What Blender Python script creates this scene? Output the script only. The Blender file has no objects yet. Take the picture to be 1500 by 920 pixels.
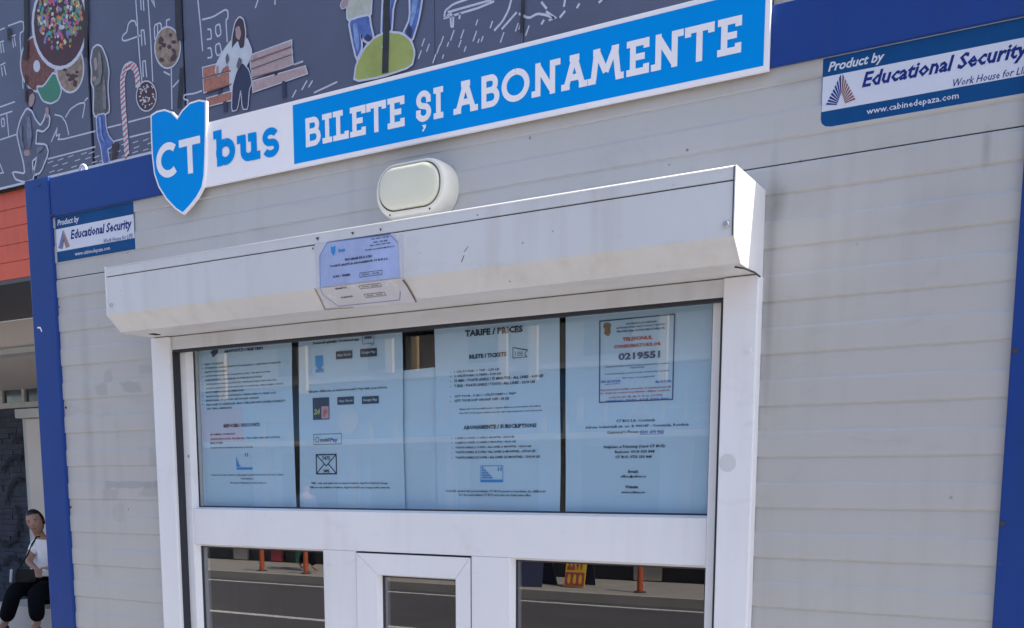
import bpy, bmesh, math, random
from mathutils import Vector, Matrix
from mathutils.geometry import tessellate_polygon
random.seed(7)
S = bpy.context.scene
COL = S.collection

# ------------------------------------------------------------------ camera
FPX, PPX, PPY = 1472.9, 750.0, 916.3        # focal length and principal point of the photograph (px at 1500x920)
RX, RY, RZ = 0.137048, 0.528750, 0.002097
CAM = Vector((0.0, -1.8, 1.6))
def _R():
    B = Matrix(((1,0,0),(0,0,-1),(0,1,0)))
    c, s = math.cos, math.sin
    Ry = Matrix(((c(RY),0,s(RY)),(0,1,0),(-s(RY),0,c(RY))))
    Rx = Matrix(((1,0,0),(0,c(RX),-s(RX)),(0,s(RX),c(RX))))
    Rz = Matrix(((c(RZ),-s(RZ),0),(s(RZ),c(RZ),0),(0,0,1)))
    return Rz @ Rx @ Ry @ B
RM = _R()
cam = bpy.data.cameras.new('camera'); camo = bpy.data.objects.new('camera', cam); COL.objects.link(camo)
cam.sensor_fit = 'HORIZONTAL'; cam.sensor_width = 36.0
cam.lens = FPX / 1500 * 36.0
cam.shift_x = 0.0; cam.shift_y = (PPY - 460.0) / 1500.0
cam.clip_start = 0.05; cam.clip_end = 2000
m = Matrix.Identity(4)
for i in range(3):
    m[i][0] = RM[0][i]; m[i][1] = -RM[1][i]; m[i][2] = -RM[2][i]; m[i][3] = CAM[i]
camo.matrix_world = m
S.camera = camo

# ------------------------------------------------------------------ light
SUN = Vector((0.583, 0.142, 0.80)).normalized()
w = bpy.data.worlds.new('World'); S.world = w; w.use_nodes = True
nt = w.node_tree; bg = nt.nodes['Background']; sk = nt.nodes.new('ShaderNodeTexSky')
sk.sky_type = 'NISHITA'; sk.sun_disc = False
sk.sun_elevation = math.asin(SUN.z); sk.sun_rotation = math.atan2(SUN.x, SUN.y)
sk.air_density = 1.0; sk.dust_density = 2.0; sk.ozone_density = 1.0
nt.links.new(sk.outputs[0], bg.inputs[0]); bg.inputs[1].default_value = 0.15
sl = bpy.data.lights.new('sun', 'SUN'); sl.energy = 3.6; sl.angle = math.radians(0.5); sl.color = (1.0, 0.95, 0.87)
so = bpy.data.objects.new('sun', sl); COL.objects.link(so)
so.rotation_euler = SUN.to_track_quat('Z', 'Y').to_euler()
S.view_settings.view_transform = 'Standard'; S.view_settings.look = 'None'
S.view_settings.exposure = 1.27; S.view_settings.gamma = 1.0; S.view_settings.use_curve_mapping = False
S.render.engine = 'CYCLES'

# ------------------------------------------------------------------ ray helpers
class Plane:
    def __init__(s, o, ex, ez, n): s.o, s.ex, s.ez, s.n = Vector(o), Vector(ex), Vector(ez), Vector(n)
    def px(s, u, v):
        d = RM.transposed() @ Vector(((u-PPX)/FPX, (v-PPY)/FPX, 1.0))
        t = (s.o - CAM).dot(s.n) / d.dot(s.n)
        p = CAM + d*t - s.o
        return (p.dot(s.ex), p.dot(s.ez))
    def w(s, a, b, off=0.0): return s.o + s.ex*a + s.ez*b + s.n*off
def PY(y): return Plane((0, y, 0), (1,0,0), (0,0,1), (0,-1,0))
def W(u, v, y):
    a, b = PY(y).px(u, v); return Vector((a, y, b))

# ------------------------------------------------------------------ materials
def srgb(r, g, b):
    f = lambda c: (c/255/12.92) if c/255 <= 0.04045 else ((c/255+0.055)/1.055)**2.4
    return (f(r), f(g), f(b))
def link(nt, a, b): nt.links.new(a, b)
def mat(name, col, rough=0.5, var=0.06, scale=6.0, bump=0.0, bscale=80.0, metal=0.0, streak=0.0, spec=0.5, dirt=None, coat=0.0, speck=0.0):
    """principled surface with slow tone variation, optional fine bump, vertical grime streaks"""
    m = bpy.data.materials.new(name); m.use_nodes = True; nt = m.node_tree; N = nt.nodes
    p = N['Principled BSDF']; p.inputs['Roughness'].default_value = rough; p.inputs['Metallic'].default_value = metal
    p.inputs['Specular IOR Level'].default_value = spec
    p.inputs['Coat Weight'].default_value = coat
    g = N.new('ShaderNodeNewGeometry')
    n = N.new('ShaderNodeTexNoise'); n.inputs['Scale'].default_value = scale; n.inputs['Detail'].default_value = 6; n.inputs['Roughness'].default_value = 0.65
    link(nt, g.outputs['Position'], n.inputs['Vector'])
    r = N.new('ShaderNodeMapRange'); r.inputs[1].default_value = 0.3; r.inputs[2].default_value = 0.7
    r.inputs[3].default_value = 1-var; r.inputs[4].default_value = 1+var*0.6
    link(nt, n.outputs[0], r.inputs[0])
    mx = N.new('ShaderNodeMix'); mx.data_type = 'RGBA'; mx.blend_type = 'MULTIPLY'; mx.inputs[0].default_value = 1.0
    mx.inputs[6].default_value = (*col, 1); link(nt, r.outputs[0], mx.inputs[7])
    out = mx.outputs[2]
    if streak > 0:
        mp = N.new('ShaderNodeMapping'); mp.inputs['Scale'].default_value = (28, 28, 1.6); link(nt, g.outputs['Position'], mp.inputs[0])
        n2 = N.new('ShaderNodeTexNoise'); n2.inputs['Scale'].default_value = 1.0; n2.inputs['Detail'].default_value = 4; link(nt, mp.outputs[0], n2.inputs['Vector'])
        n3 = N.new('ShaderNodeTexNoise'); n3.inputs['Scale'].default_value = 2.3; link(nt, g.outputs['Position'], n3.inputs['Vector'])
        mm = N.new('ShaderNodeMath'); mm.operation = 'MULTIPLY'; link(nt, n2.outputs[0], mm.inputs[0]); link(nt, n3.outputs[0], mm.inputs[1])
        r2 = N.new('ShaderNodeMapRange'); r2.inputs[1].default_value = 0.26; r2.inputs[2].default_value = 0.45; r2.inputs[3].default_value = 0; r2.inputs[4].default_value = streak
        link(nt, mm.outputs[0], r2.inputs[0])
        m2 = N.new('ShaderNodeMix'); m2.data_type = 'RGBA'; link(nt, r2.outputs[0], m2.inputs[0]); link(nt, out, m2.inputs[6])
        m2.inputs[7].default_value = (*(dirt or tuple(c*0.45 for c in col)), 1); out = m2.outputs[2]
    if speck > 0:
        n4 = N.new('ShaderNodeTexVoronoi'); n4.inputs['Scale'].default_value = speck; link(nt, g.outputs['Position'], n4.inputs['Vector'])
        r4 = N.new('ShaderNodeMapRange'); r4.inputs[1].default_value = 0.035; r4.inputs[2].default_value = 0.06; r4.inputs[3].default_value = 0.75; r4.inputs[4].default_value = 0
        link(nt, n4.outputs['Distance'], r4.inputs[0])
        n5 = N.new('ShaderNodeTexNoise'); n5.inputs['Scale'].default_value = 3.1; link(nt, g.outputs['Position'], n5.inputs['Vector'])
        r5 = N.new('ShaderNodeMapRange'); r5.inputs[1].default_value = 0.50; r5.inputs[2].default_value = 0.58; link(nt, n5.outputs[0], r5.inputs[0])
        m5 = N.new('ShaderNodeMath'); m5.operation = 'MULTIPLY'; link(nt, r4.outputs[0], m5.inputs[0]); link(nt, r5.outputs[0], m5.inputs[1])
        m6 = N.new('ShaderNodeMix'); m6.data_type = 'RGBA'; link(nt, m5.outputs[0], m6.inputs[0]); link(nt, out, m6.inputs[6])
        m6.inputs[7].default_value = (0.09,0.08,0.07,1); out = m6.outputs[2]
        # broad faint smudges
        mp = N.new('ShaderNodeMapping'); mp.inputs['Scale'].default_value = (5, 5, 11); link(nt, g.outputs['Position'], mp.inputs[0])
        n7 = N.new('ShaderNodeTexNoise'); n7.inputs['Scale'].default_value = 1.0; n7.inputs['Detail'].default_value = 9; n7.inputs['Roughness'].default_value = 0.75; n7.inputs['Distortion'].default_value = 0.6; link(nt, mp.outputs[0], n7.inputs['Vector'])
        r7 = N.new('ShaderNodeMapRange'); r7.inputs[1].default_value = 0.56; r7.inputs[2].default_value = 0.72; r7.inputs[4].default_value = 0.30; link(nt, n7.outputs[0], r7.inputs[0])
        m7 = N.new('ShaderNodeMix'); m7.data_type = 'RGBA'; link(nt, r7.outputs[0], m7.inputs[0]); link(nt, out, m7.inputs[6])
        m7.inputs[7].default_value = tuple(c*0.6 for c in col)+(1,); out = m7.outputs[2]
    link(nt, out, p.inputs['Base Color'])
    r3 = N.new('ShaderNodeMapRange'); r3.inputs[3].default_value = max(rough-0.08, 0.02); r3.inputs[4].default_value = min(rough+0.1, 1)
    link(nt, n.outputs[0], r3.inputs[0]); link(nt, r3.outputs[0], p.inputs['Roughness'])
    if bump > 0:
        nb = N.new('ShaderNodeTexNoise'); nb.inputs['Scale'].default_value = bscale; nb.inputs['Detail'].default_value = 4
        link(nt, g.outputs['Position'], nb.inputs['Vector'])
        b = N.new('ShaderNodeBump'); b.inputs['Strength'].default_value = bump; b.inputs['Distance'].default_value = 0.002
        link(nt, nb.outputs[0], b.inputs['Height']); link(nt, b.outputs[0], p.inputs['Normal'])
    m['out'] = 1
    return m
def glass_mat(name, tint, boost=1.0, ior=1.5):
    m = bpy.data.materials.new(name); m.use_nodes = True; nt = m.node_tree; N = nt.nodes
    for x in list(N): N.remove(x)
    o = N.new('ShaderNodeOutputMaterial'); mx = N.new('ShaderNodeMixShader'); t = N.new('ShaderNodeBsdfTransparent'); g = N.new('ShaderNodeBsdfGlossy')
    t.inputs[0].default_value = (*tint, 1); g.inputs[0].default_value = (1,1,1,1); g.inputs['Roughness'].default_value = 0.0
    f = N.new('ShaderNodeFresnel'); gb = N.new('ShaderNodeNewGeometry'); mr = N.new('ShaderNodeMapRange')
    mr.inputs[3].default_value = ior; mr.inputs[4].default_value = 1/ior      # same reflectance from both sides of the thin pane
    link(nt, gb.outputs['Backfacing'], mr.inputs[0]); link(nt, mr.outputs[0], f.inputs[0])
    mu = N.new('ShaderNodeMath'); mu.operation = 'MULTIPLY'; mu.inputs[1].default_value = boost; mu.use_clamp = True
    link(nt, f.outputs[0], mu.inputs[0]); link(nt, mu.outputs[0], mx.inputs[0]); link(nt, t.outputs[0], mx.inputs[1]); link(nt, g.outputs[0], mx.inputs[2])
    # very slight waviness of the pane
    ge = N.new('ShaderNodeNewGeometry'); n = N.new('ShaderNodeTexNoise'); n.inputs['Scale'].default_value = 2.2; n.inputs['Detail'].default_value = 0
    link(nt, ge.outputs['Position'], n.inputs['Vector'])
    b = N.new('ShaderNodeBump'); b.inputs['Strength'].default_value = 0.25; b.inputs['Distance'].default_value = 0.0006
    link(nt, n.outputs[0], b.inputs['Height']); link(nt, b.outputs[0], g.inputs['Normal'])
    link(nt, mx.outputs[0], o.inputs[0]); return m

M = {}
M['blue_paint'] = mat('blue_paint', (0.008,0.046,0.235), 0.45, 0.10, 4, 0.05, 30, streak=0.25, dirt=(0.03,0.06,0.16), spec=0.3, speck=21)
M['white_pvc'] = mat('white_pvc', (0.80,0.80,0.83), 0.3, 0.04, 3, streak=0.18, dirt=(0.5,0.48,0.45), speck=9)
M['box_white'] = mat('box_white', (0.63,0.64,0.66), 0.35, 0.05, 3, 0.03, 12, streak=0.30, dirt=(0.42,0.38,0.33), speck=26)
M['edge_metal'] = mat('edge_metal', (0.72,0.72,0.74), 0.3, 0.05, 8)
M['dark_gap'] = mat('dark_gap', (0.012,0.012,0.016), 0.8)
M['rubber'] = mat('rubber', (0.02,0.022,0.03), 0.6)
M['seam'] = mat('seam', (0.05,0.045,0.045), 0.8)
M['sign_white'] = mat('sign_white', (0.86,0.83,0.86), 0.4, 0.03, 3, spec=0.3)
M['sign_blue'] = mat('sign_blue', (0.0,0.270,0.74), 0.45, 0.04, 3, spec=0.05)
M['lamp_plastic'] = mat('lamp_plastic', (0.72,0.69,0.60), 0.35, 0.05, 14)
M['lamp_diffuser'] = mat('lamp_diffuser', (0.66,0.635,0.51), 0.5, 0.04, 10)
M['steel'] = mat('steel', (0.5,0.5,0.5), 0.35, metal=0.9)
M['rust'] = mat('rust', (0.17,0.09,0.06), 0.8, 0.3, 60)
M['sticker_blue'] = mat('sticker_blue', (0.006,0.070,0.22), 0.45, 0.12, 9, spec=0.12)
M['sticker_white'] = mat('sticker_white', (0.62,0.64,0.74), 0.4, 0.05, 9)
M['sticker_ink'] = mat('sticker_ink', (0.012,0.03,0.20), 0.5, spec=0.15)
M['sticker_rust'] = mat('sticker_rust', (0.22,0.07,0.05), 0.5)
M['paper'] = mat('paper', (0.42,0.58,0.72), 0.75, 0.05, 3)
M['ink'] = mat('ink', (0.012,0.016,0.035), 0.7)
M['ink_soft'] = mat('ink_soft', (0.05,0.07,0.12), 0.7)
M['ink_red'] = mat('ink_red', (0.42,0.09,0.07), 0.7)
M['ink_blue'] = mat('ink_blue', (0.01,0.08,0.42), 0.7)
M['logo_blue'] = mat('logo_blue', (0.03,0.25,0.60), 0.7)
M['emblem'] = mat('emblem', (0.22,0.16,0.07), 0.7, 0.5, 300)
M['notice'] = mat('notice', (0.36,0.44,0.70), 0.3, 0.22, 9)
M['pocket'] = mat('pocket', (0.56,0.57,0.64), 0.25, 0.1, 18)
M['asphalt'] = mat('asphalt', (0.08,0.074,0.078), 0.85, 0.18, 1.5, 0.6, 200)
M['paving'] = mat('paving', (0.33,0.30,0.27), 0.85, 0.15, 2.0, 0.4, 120)
M['kerb'] = mat('kerb', (0.38,0.35,0.31), 0.85, 0.1, 3)
M['road_paint'] = mat('road_paint', (0.62,0.6,0.56), 0.8, 0.2, 12)
M['bollard'] = mat('bollard', (0.50,0.10,0.04), 0.5, 0.15, 6)
M['orange'] = mat('orange', (0.62,0.085,0.035), 0.5, 0.12, 3, streak=0.3)
M['grey_clad'] = mat('grey_clad', (0.62,0.56,0.51), 0.6, 0.08, 1)
M['dark_clad'] = mat('dark_clad', (0.07,0.07,0.08), 0.6, 0.1, 1)
M['render_white'] = mat('render_white', (0.5,0.5,0.48), 0.8, 0.1, 2, streak=0.2)
M['dark_stone'] = mat('dark_stone', (0.045,0.055,0.085), 0.8, 0.5, 9, 0.6, 14)
M['graffiti'] = mat('graffiti', (0.012,0.015,0.03), 0.8, 0.3, 12)
M['shop_glass'] = mat('shop_glass', (0.03,0.05,0.07), 0.08, spec=0.8)
M['slate'] = mat('slate', (0.085,0.094,0.150), 0.55, 0.20, 1.3, 0.05, 40)
M['chalk'] = mat('chalk', (0.50,0.52,0.62), 0.8, 0.12, 30)
M['tear'] = mat('tear', (0.028,0.028,0.036), 0.7, 0.5, 18)

def wall_material():
    m = mat('wall_panel', (0.468,0.456,0.445), 0.5, 0.05, 1.6, 0.04, 9, streak=0.22, dirt=(0.30,0.28,0.25), speck=17)
    nt = m.node_tree; N = nt.nodes; p = N['Principled BSDF']
    src = p.inputs['Base Color'].links[0].from_socket
    g = N.new('ShaderNodeNewGeometry'); sx = N.new('ShaderNodeSeparateXYZ'); link(nt, g.outputs['Position'], sx.inputs[0])
    nz = N.new('ShaderNodeTexNoise'); nz.inputs['Scale'].default_value = 22; nz.inputs['Detail'].default_value = 5; link(nt, g.outputs['Position'], nz.inputs['Vector'])
    def M_(op, a, b=None, c=False):
        n = N.new('ShaderNodeMath'); n.operation = op; n.use_clamp = c
        for i, v in enumerate((a, b)):
            if v is None: continue
            if isinstance(v, (int, float)): n.inputs[i].default_value = v
            else: link(nt, v, n.inputs[i])
        return n.outputs[0]
    def blob(x, z, rx, rz, soft, noise):
        dx = M_('DIVIDE', M_('ABSOLUTE', M_('SUBTRACT', sx.outputs[0], x)), rx)
        dz = M_('DIVIDE', M_('ABSOLUTE', M_('SUBTRACT', sx.outputs[2], z)), rz)
        d = M_('MAXIMUM', dx, dz) if soft < 0.5 else M_('SQRT', M_('ADD', M_('MULTIPLY', dx, dx), M_('MULTIPLY', dz, dz)))
        d = M_('ADD', d, M_('MULTIPLY', M_('SUBTRACT', nz.outputs[0], 0.5), noise))
        return M_('DIVIDE', M_('SUBTRACT', 1.0, d), soft, True)
    # (x, z, half width, half height, softness, noise, strength, colour): glue residue, grime and the painted sign shadow with their own places
    L = []
    for (u0, v0, u1, v1, st) in ((150,704,235,716,.55),(205,705,238,728,.4),(148,715,175,735,.35),(176,560,208,574,.5),(138,563,160,580,.42),(152,540,166,560,.35),(200,535,226,548,.3),(218,655,232,685,.3),(163,735,185,765,.22)):
        a = W(u0, v0, 0); b = W(u1, v1, 0)
        L.append(((a.x+b.x)/2, (a.z+b.z)/2, abs(b.x-a.x)/2, abs(a.z-b.z)/2, 0.25, 1.6, st, (0.30,0.295,0.29)))
    for (u, v, ru, rv, st) in ((1136,300,22,38,.6),(1128,420,9,260,.45),(1170,300,60,60,.18),(1445,215,9,40,.4),(1400,300,90,60,.14),(640,330,120,9,.3),(1180,118,60,12,.3),(130,612,9,250,.25)):
        c = W(u, v, 0); e = W(u+ru, v, 0); f = W(u, v-rv, 0)
        L.append((c.x, c.z, abs(e.x-c.x), abs(f.z-c.z), 1.0, 0.9, st, (0.17,0.155,0.14)))
    # grime with painted sign shadow, under the blue beam and above the panel joint
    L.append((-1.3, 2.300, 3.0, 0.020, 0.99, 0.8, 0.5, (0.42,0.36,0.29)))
    out = src
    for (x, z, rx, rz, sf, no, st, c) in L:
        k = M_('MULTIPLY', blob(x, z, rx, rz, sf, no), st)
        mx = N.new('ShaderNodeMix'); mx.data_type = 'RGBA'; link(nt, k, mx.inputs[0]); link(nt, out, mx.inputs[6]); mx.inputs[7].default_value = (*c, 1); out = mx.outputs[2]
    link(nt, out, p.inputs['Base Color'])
    return m
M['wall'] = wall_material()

# ------------------------------------------------------------------ mesh builder
class MB:
    def __init__(s): s.v = []; s.f = []; s.k = 0
    def face(s, pts):
        i = len(s.v); s.v += [tuple(p) for p in pts]; s.f.append(tuple(range(i, i+len(pts))))
    def box(s, x0, x1, y0, y1, z0, z1):
        i = len(s.v)
        s.v += [(x,y,z) for z in (z0,z1) for y in (y0,y1) for x in (x0,x1)]
        for q in ((0,2,3,1),(4,5,7,6),(0,1,5,4),(2,6,7,3),(0,4,6,2),(1,3,7,5)): s.f.append(tuple(i+k for k in q))
        return s
    def poly(s, pl, pts, off=0.0, th=0.0):
        s.k += 1; off = off + s.k*0.000012
        i = len(s.v); s.v += [tuple(pl.w(a,b,off)) for a,b in pts]
        tri = tessellate_polygon([[Vector((a,b,0)) for a,b in pts]])
        n = pl.ex.cross(pl.ez)
        for t in tri:
            s.f.append(tuple(i+k for k in t))
        if th > 0:
            j = len(s.v); s.v += [tuple(pl.w(a,b,off-th)) for a,b in pts]; L = len(pts)
            for k in range(L): s.f.append((i+k, i+(k+1)%L, j+(k+1)%L, j+k))
            for t in tri: s.f.append(tuple(j+k for k in reversed(t)))
        return s
    def ribbon(s, pl, pts, wd, off=0.0, closed=False):
        s.k += 1; off = off + s.k*0.000012
        P = [Vector(p) for p in pts]; n = len(P)
        if n < 2: return s
        segs = n if closed else n-1
        if closed:
            dirs = [(P[(k+1)%n]-P[k]).normalized() for k in range(n)]
        else:
            dirs = [(P[k+1]-P[k]).normalized() for k in range(n-1)]
        def nor(d): return Vector((-d.y, d.x))
        Ls, Rs = [], []
        for k in range(n):
            if closed: a, b = dirs[k-1], dirs[k]
            else: a = dirs[max(k-1,0)]; b = dirs[min(k,n-2)]
            t = (nor(a)+nor(b))
            if t.length < 0.2: t = nor(a)
            t.normalize(); c = max(t.dot(nor(a)), 0.45)
            Ls.append(P[k]+t*(wd/2/c)); Rs.append(P[k]-t*(wd/2/c))
        i = len(s.v)
        for l, r in zip(Ls, Rs): s.v += [tuple(pl.w(l.x,l.y,off)), tuple(pl.w(r.x,r.y,off))]
        for k in range(segs):
            a = i+2*k; b = i+2*((k+1)%n); s.f.append((a, a+1, b+1, b))
        return s
    def tube(s, pts, r, seg=10, cap=True):
        P = [Vector(p) for p in pts]; R = r if isinstance(r,(list,tuple)) else [r]*len(P)
        i = len(s.v); up = Vector((0.03,0.02,1)).normalized()
        for k, p in enumerate(P):
            d = (P[min(k+1,len(P)-1)]-P[max(k-1,0)]).normalized()
            a = d.cross(up);
            if a.length < 0.1: a = d.cross(Vector((1,0,0)))
            a.normalize(); b = d.cross(a)
            for j in range(seg):
                t = 2*math.pi*j/seg; s.v.append(tuple(p + (a*math.cos(t)+b*math.sin(t))*R[k]))
        for k in range(len(P)-1):
            for j in range(seg):
                a = i+k*seg+j; b = i+k*seg+(j+1)%seg; s.f.append((a, b, b+seg, a+seg))
        if cap:
            s.f.append(tuple(i+j for j in reversed(range(seg)))); s.f.append(tuple(i+(len(P)-1)*seg+j for j in range(seg)))
        return s
    def build(s, name, m, parent=None, bevel=0.0, smooth=False, fix=True):
        me = bpy.data.meshes.new(name); me.from_pydata(s.v, [], s.f)
        if bevel > 0 or fix:
            bm = bmesh.new(); bm.from_mesh(me)
            if bevel > 0:
                bmesh.ops.bevel(bm, geom=[e for e in bm.edges], offset=bevel, segments=2, affect='EDGES', profile=0.6, clamp_overlap=True)
            bmesh.ops.recalc_face_normals(bm, faces=bm.faces)
            bm.to_mesh(me); bm.free()
        if smooth:
            for p in me.polygons: p.use_smooth = True
        me.materials.append(M[m] if isinstance(m, str) else m)
        o = bpy.data.objects.new(name, me); COL.objects.link(o)
        if parent is not None: o.parent = parent; o.matrix_parent_inverse = parent.matrix_world.inverted()
        return o
def thing(name, loc, label, cat, group=None):
    o = bpy.data.objects.new(name, None); COL.objects.link(o); o.location = loc; o.empty_display_size = 0.1
    o.matrix_world = Matrix.Translation(Vector(loc))
    o['label'] = label; o['category'] = cat
    if group: o['group'] = group
    return o
def tag(o, label, cat, group=None):
    o['label'] = label; o['category'] = cat
    if group: o['group'] = group
    return o
def structure(o): o['kind'] = 'structure'; return o
def boxo(name, m, parent, x0, x1, y0, y1, z0, z1, bevel=0.0):
    return MB().box(x0,x1,y0,y1,z0,z1).build(name, m, parent, bevel)

# text: the built-in font's outlines as flat print
_tc = {}
def glyphs(s, bold=0.0, shear=0.0):
    k = (s, bold, shear)
    if k in _tc: return _tc[k]
    cu = bpy.data.curves.new('t', 'FONT'); cu.body = s; cu.resolution_u = 1 if len(s) > 12 else 3
    cu.offset = bold; cu.shear = shear
    ob = bpy.data.objects.new('t', cu)
    me = bpy.data.meshes.new_from_object(ob)
    V = [(v.co.x, v.co.y) for v in me.vertices]; F = [tuple(p.vertices) for p in me.polygons]
    bpy.data.objects.remove(ob); bpy.data.curves.remove(cu); bpy.data.meshes.remove(me)
    _tc[k] = (V, F); return V, F
def put_text(mb, pl, s, a0, a1, b0, b1, off=0.0, bold=0.0, shear=0.0, mirror=False):
    V, F = glyphs(s, bold, shear)
    if not V: return
    x0 = min(v[0] for v in V); x1 = max(v[0] for v in V); y0 = min(v[1] for v in V); y1 = max(v[1] for v in V)
    mb.k += 1; off += mb.k*0.000008
    i = len(mb.v)
    for x, y in V:
        t = (x-x0)/(x1-x0); 
        if mirror: t = 1-t
        mb.v.append(tuple(pl.w(a0+t*(a1-a0), b0+(y-y0)/(y1-y0)*(b1-b0), off)))
    for f in F: mb.f.append(tuple(i+k for k in f))
def line_text(mb, pl, s, u0, v0, u1, h, bold=0.012, shear=0.0, off=0.0):
    bold += 0.022 if h > 0.006 else 0.012
    """text whose lower-left corner is at pixel (u0, v0), right end at column u1, h metres high"""
    a0, b0 = pl.px(u0, v0); a1, _ = pl.px(u1, v0)
    d = 0.0
    if any(c in s for c in 'gpqyjȘșȚț,()@'): d = h*0.22
    put_text(mb, pl, s, a0, a1, b0-d, b0+h, off, bold, shear)
def arc(cx, cy, rx, ry, a0, a1, n=10):
    return [(cx+rx*math.cos(math.radians(a0+(a1-a0)*k/n)), cy+ry*math.sin(math.radians(a0+(a1-a0)*k/n))) for k in range(n+1)]

# slab letters drawn as strokes; coordinates are fractions of the letter box
SLAB = {
 'B': [[(.16,0),(.16,1)], [(0,1),(.6,1)]+arc(.62,.765,.28,.235,90,-90,8)+[(.2,.53)], [(.2,.53),(.62,.53)]+arc(.66,.265,.34,.265,90,-90,8)+[(0,0)]],
 'I': [[(.5,0),(.5,1)], [(.05,0),(.95,0)], [(.05,1),(.95,1)]],
 'L': [[(.28,0),(.28,1)], [(0,1),(.52,1)], [(0,0),(1,0),(1,.10)]],
 'E': [[(.2,0),(.2,1)], [(0,1),(1,1),(1,.89)], [(.22,.51),(.74,.51)], [(0,0),(1,0),(1,.11)]],
 'T': [[(.5,1),(.5,0)], [(0,.89),(0,1),(1,1),(1,.89)]],
 'A': [[(.13,0),(.5,1.04)], [(.5,1.04),(.87,0)], [(.40,1),(.60,1)], [(.28,.30),(.72,.30)], [(.02,0),(.16,0)], [(.84,0),(.98,0)]],
 'O': [arc(.5,.5,.5,.5,90,450,28)],
 'N': [[(.0,0),(.14,0)], [(.16,0),(.16,1)], [(.14,1.02),(.80,-.02)], [(.78,0),(.78,1.0)], [(.8,1),(1.0,1)]],
 'M': [[(.0,0),(.08,0)], [(.09,0),(.20,1.04)], [(.20,1.04),(.5,.24)], [(.5,.24),(.80,1.04)], [(.80,1.04),(.91,0)], [(.92,0),(1.0,0)], [(.17,1),(.22,1)], [(.78,1),(.83,1)]],
 'S': [[(.93,.74),(.93,.80)], arc(.5,.75,.43,.25,25,240,14)+arc(.5,.25,.46,.25,62,-155,16), [(.05,.20),(.05,.26)]],
 'C': [arc(.56,.5,.56,.5,48,312,26)],
 'ct': [[(.5,1),(.5,0)], [(0,1),(1,1)]],
 'b': [[(0,1),(.14,1)], [(.18,1),(.18,0)], arc(.56,.33,.42,.33,90,450,28)],
 'u': [[(0,1),(.14,1)], [(.18,1.16),(.18,.42)]+arc(.48,.34,.30,.34,180,360,14)+[(.78,1.16)], [(.62,1),(.74,1)], [(.78,.5),(.78,0)], [(.80,0),(.96,0)]],
 's': [arc(.5,.745,.46,.255,22,250,16)+arc(.5,.255,.48,.255,70,-158,18)],
}
def slab(mb, pl, ch, a0, a1, b0, b1, t, off=0.0, strokes=None):
    for st in (strokes or SLAB[ch]):
        pts = [(a0+t/2+x*(a1-a0-t), b0+t/2+y*(b1-b0-t)) for x, y in st]
        for e, f in ((0, 1), (-1, -2)):          # square caps on upright and level strokes
            dx, dz = pts[e][0]-pts[f][0], pts[e][1]-pts[f][1]
            if (abs(dx) < 1e-6) != (abs(dz) < 1e-6) and len(pts) < 6:
                L = math.hypot(dx, dz); pts[e] = (pts[e][0]+dx/L*t/2, pts[e][1]+dz/L*t/2)
        mb.ribbon(pl, pts, t, off)

# ================================================================== SETTING
g = MB(); g.box(-60, 60, -60, 60, -0.6, -0.125); structure(g.build('ground', 'paving'))
g = MB(); g.box(-60, 60, -11.8, -3.0, -0.3, -0.12); structure(g.build('road', 'asphalt'))
g = MB(); g.box(-60, 60, -2.86, 20, -0.3, 0.0); structure(g.build('pavement', 'paving'))
g = MB(); g.box(-60, 60, -24, -11.94, -0.3, 0.0); structure(g.build('far_pavement', 'paving'))
near_k = structure(MB().box(-60, 60, -3.0, -2.86, -0.3, 0.012).build('kerb', 'kerb'))
far_k = structure(MB().box(-60, 60, -11.94, -11.8, -0.3, 0.012).build('kerb', 'kerb'))
g = MB()
g.box(-60, 60, -8.12, -7.98, -0.12, -0.114); g.box(-60, 60, -11.45, -11.35, -0.12, -0.114); g.box(-60,60,-3.4,-3.3,-0.12,-0.114)
structure(g.build('road_markings', 'road_paint'))

# ================================================================== TICKET BOOTH
XL, XR = -2.568, -0.040          # outer edges of the corner posts
PLX, PRX = -2.468, -0.143        # inner edges
BT, BB = 2.405, 2.306            # blue roof beam top and bottom
booth = thing('ticket_booth', ((XL+XR)/2, 1.1, 0), 'grey ribbed bus ticket booth with blue corner posts and roof beam', 'kiosk')
post = boxo('corner_post', 'blue_paint', booth, XL, PLX, -0.010, 0.09, 0.0, 2.411, 0.003)
post2 = boxo('corner_post', 'blue_paint', booth, PRX, XR, -0.010, 0.09, 0.0, 2.411, 0.003)
for (x0) in (XL, PRX): boxo('corner_post', 'blue_paint', booth, x0, x0+0.1, 2.11, 2.2, 0.0, 2.411, 0.003)
beam = boxo('roof_beam', 'blue_paint', booth, PLX+0.003, PRX-0.003, -0.008, 0.05, BB, BT, 0.002)
boxo('roof_beam', 'blue_paint', booth, XL+0.002, XL+0.05, 0.09, 2.11, BB, BT, 0.002)
boxo('roof_beam', 'blue_paint', booth, XR-0.05, XR-0.002, 0.09, 2.11, BB, BT, 0.002)
boxo('base_beam', 'blue_paint', booth, PLX+0.003, PRX-0.003, -0.008, 0.05, 0.0, 0.10, 0.002)
boxo('roof', 'edge_metal', booth, XL+0.01, XR-0.01, 0.052, 2.19, 2.36, 2.40)
boxo('floor', 'dark_clad', booth, XL+0.06, XR-0.06, 0.06, 2.1, 0.04, 0.10)
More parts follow.
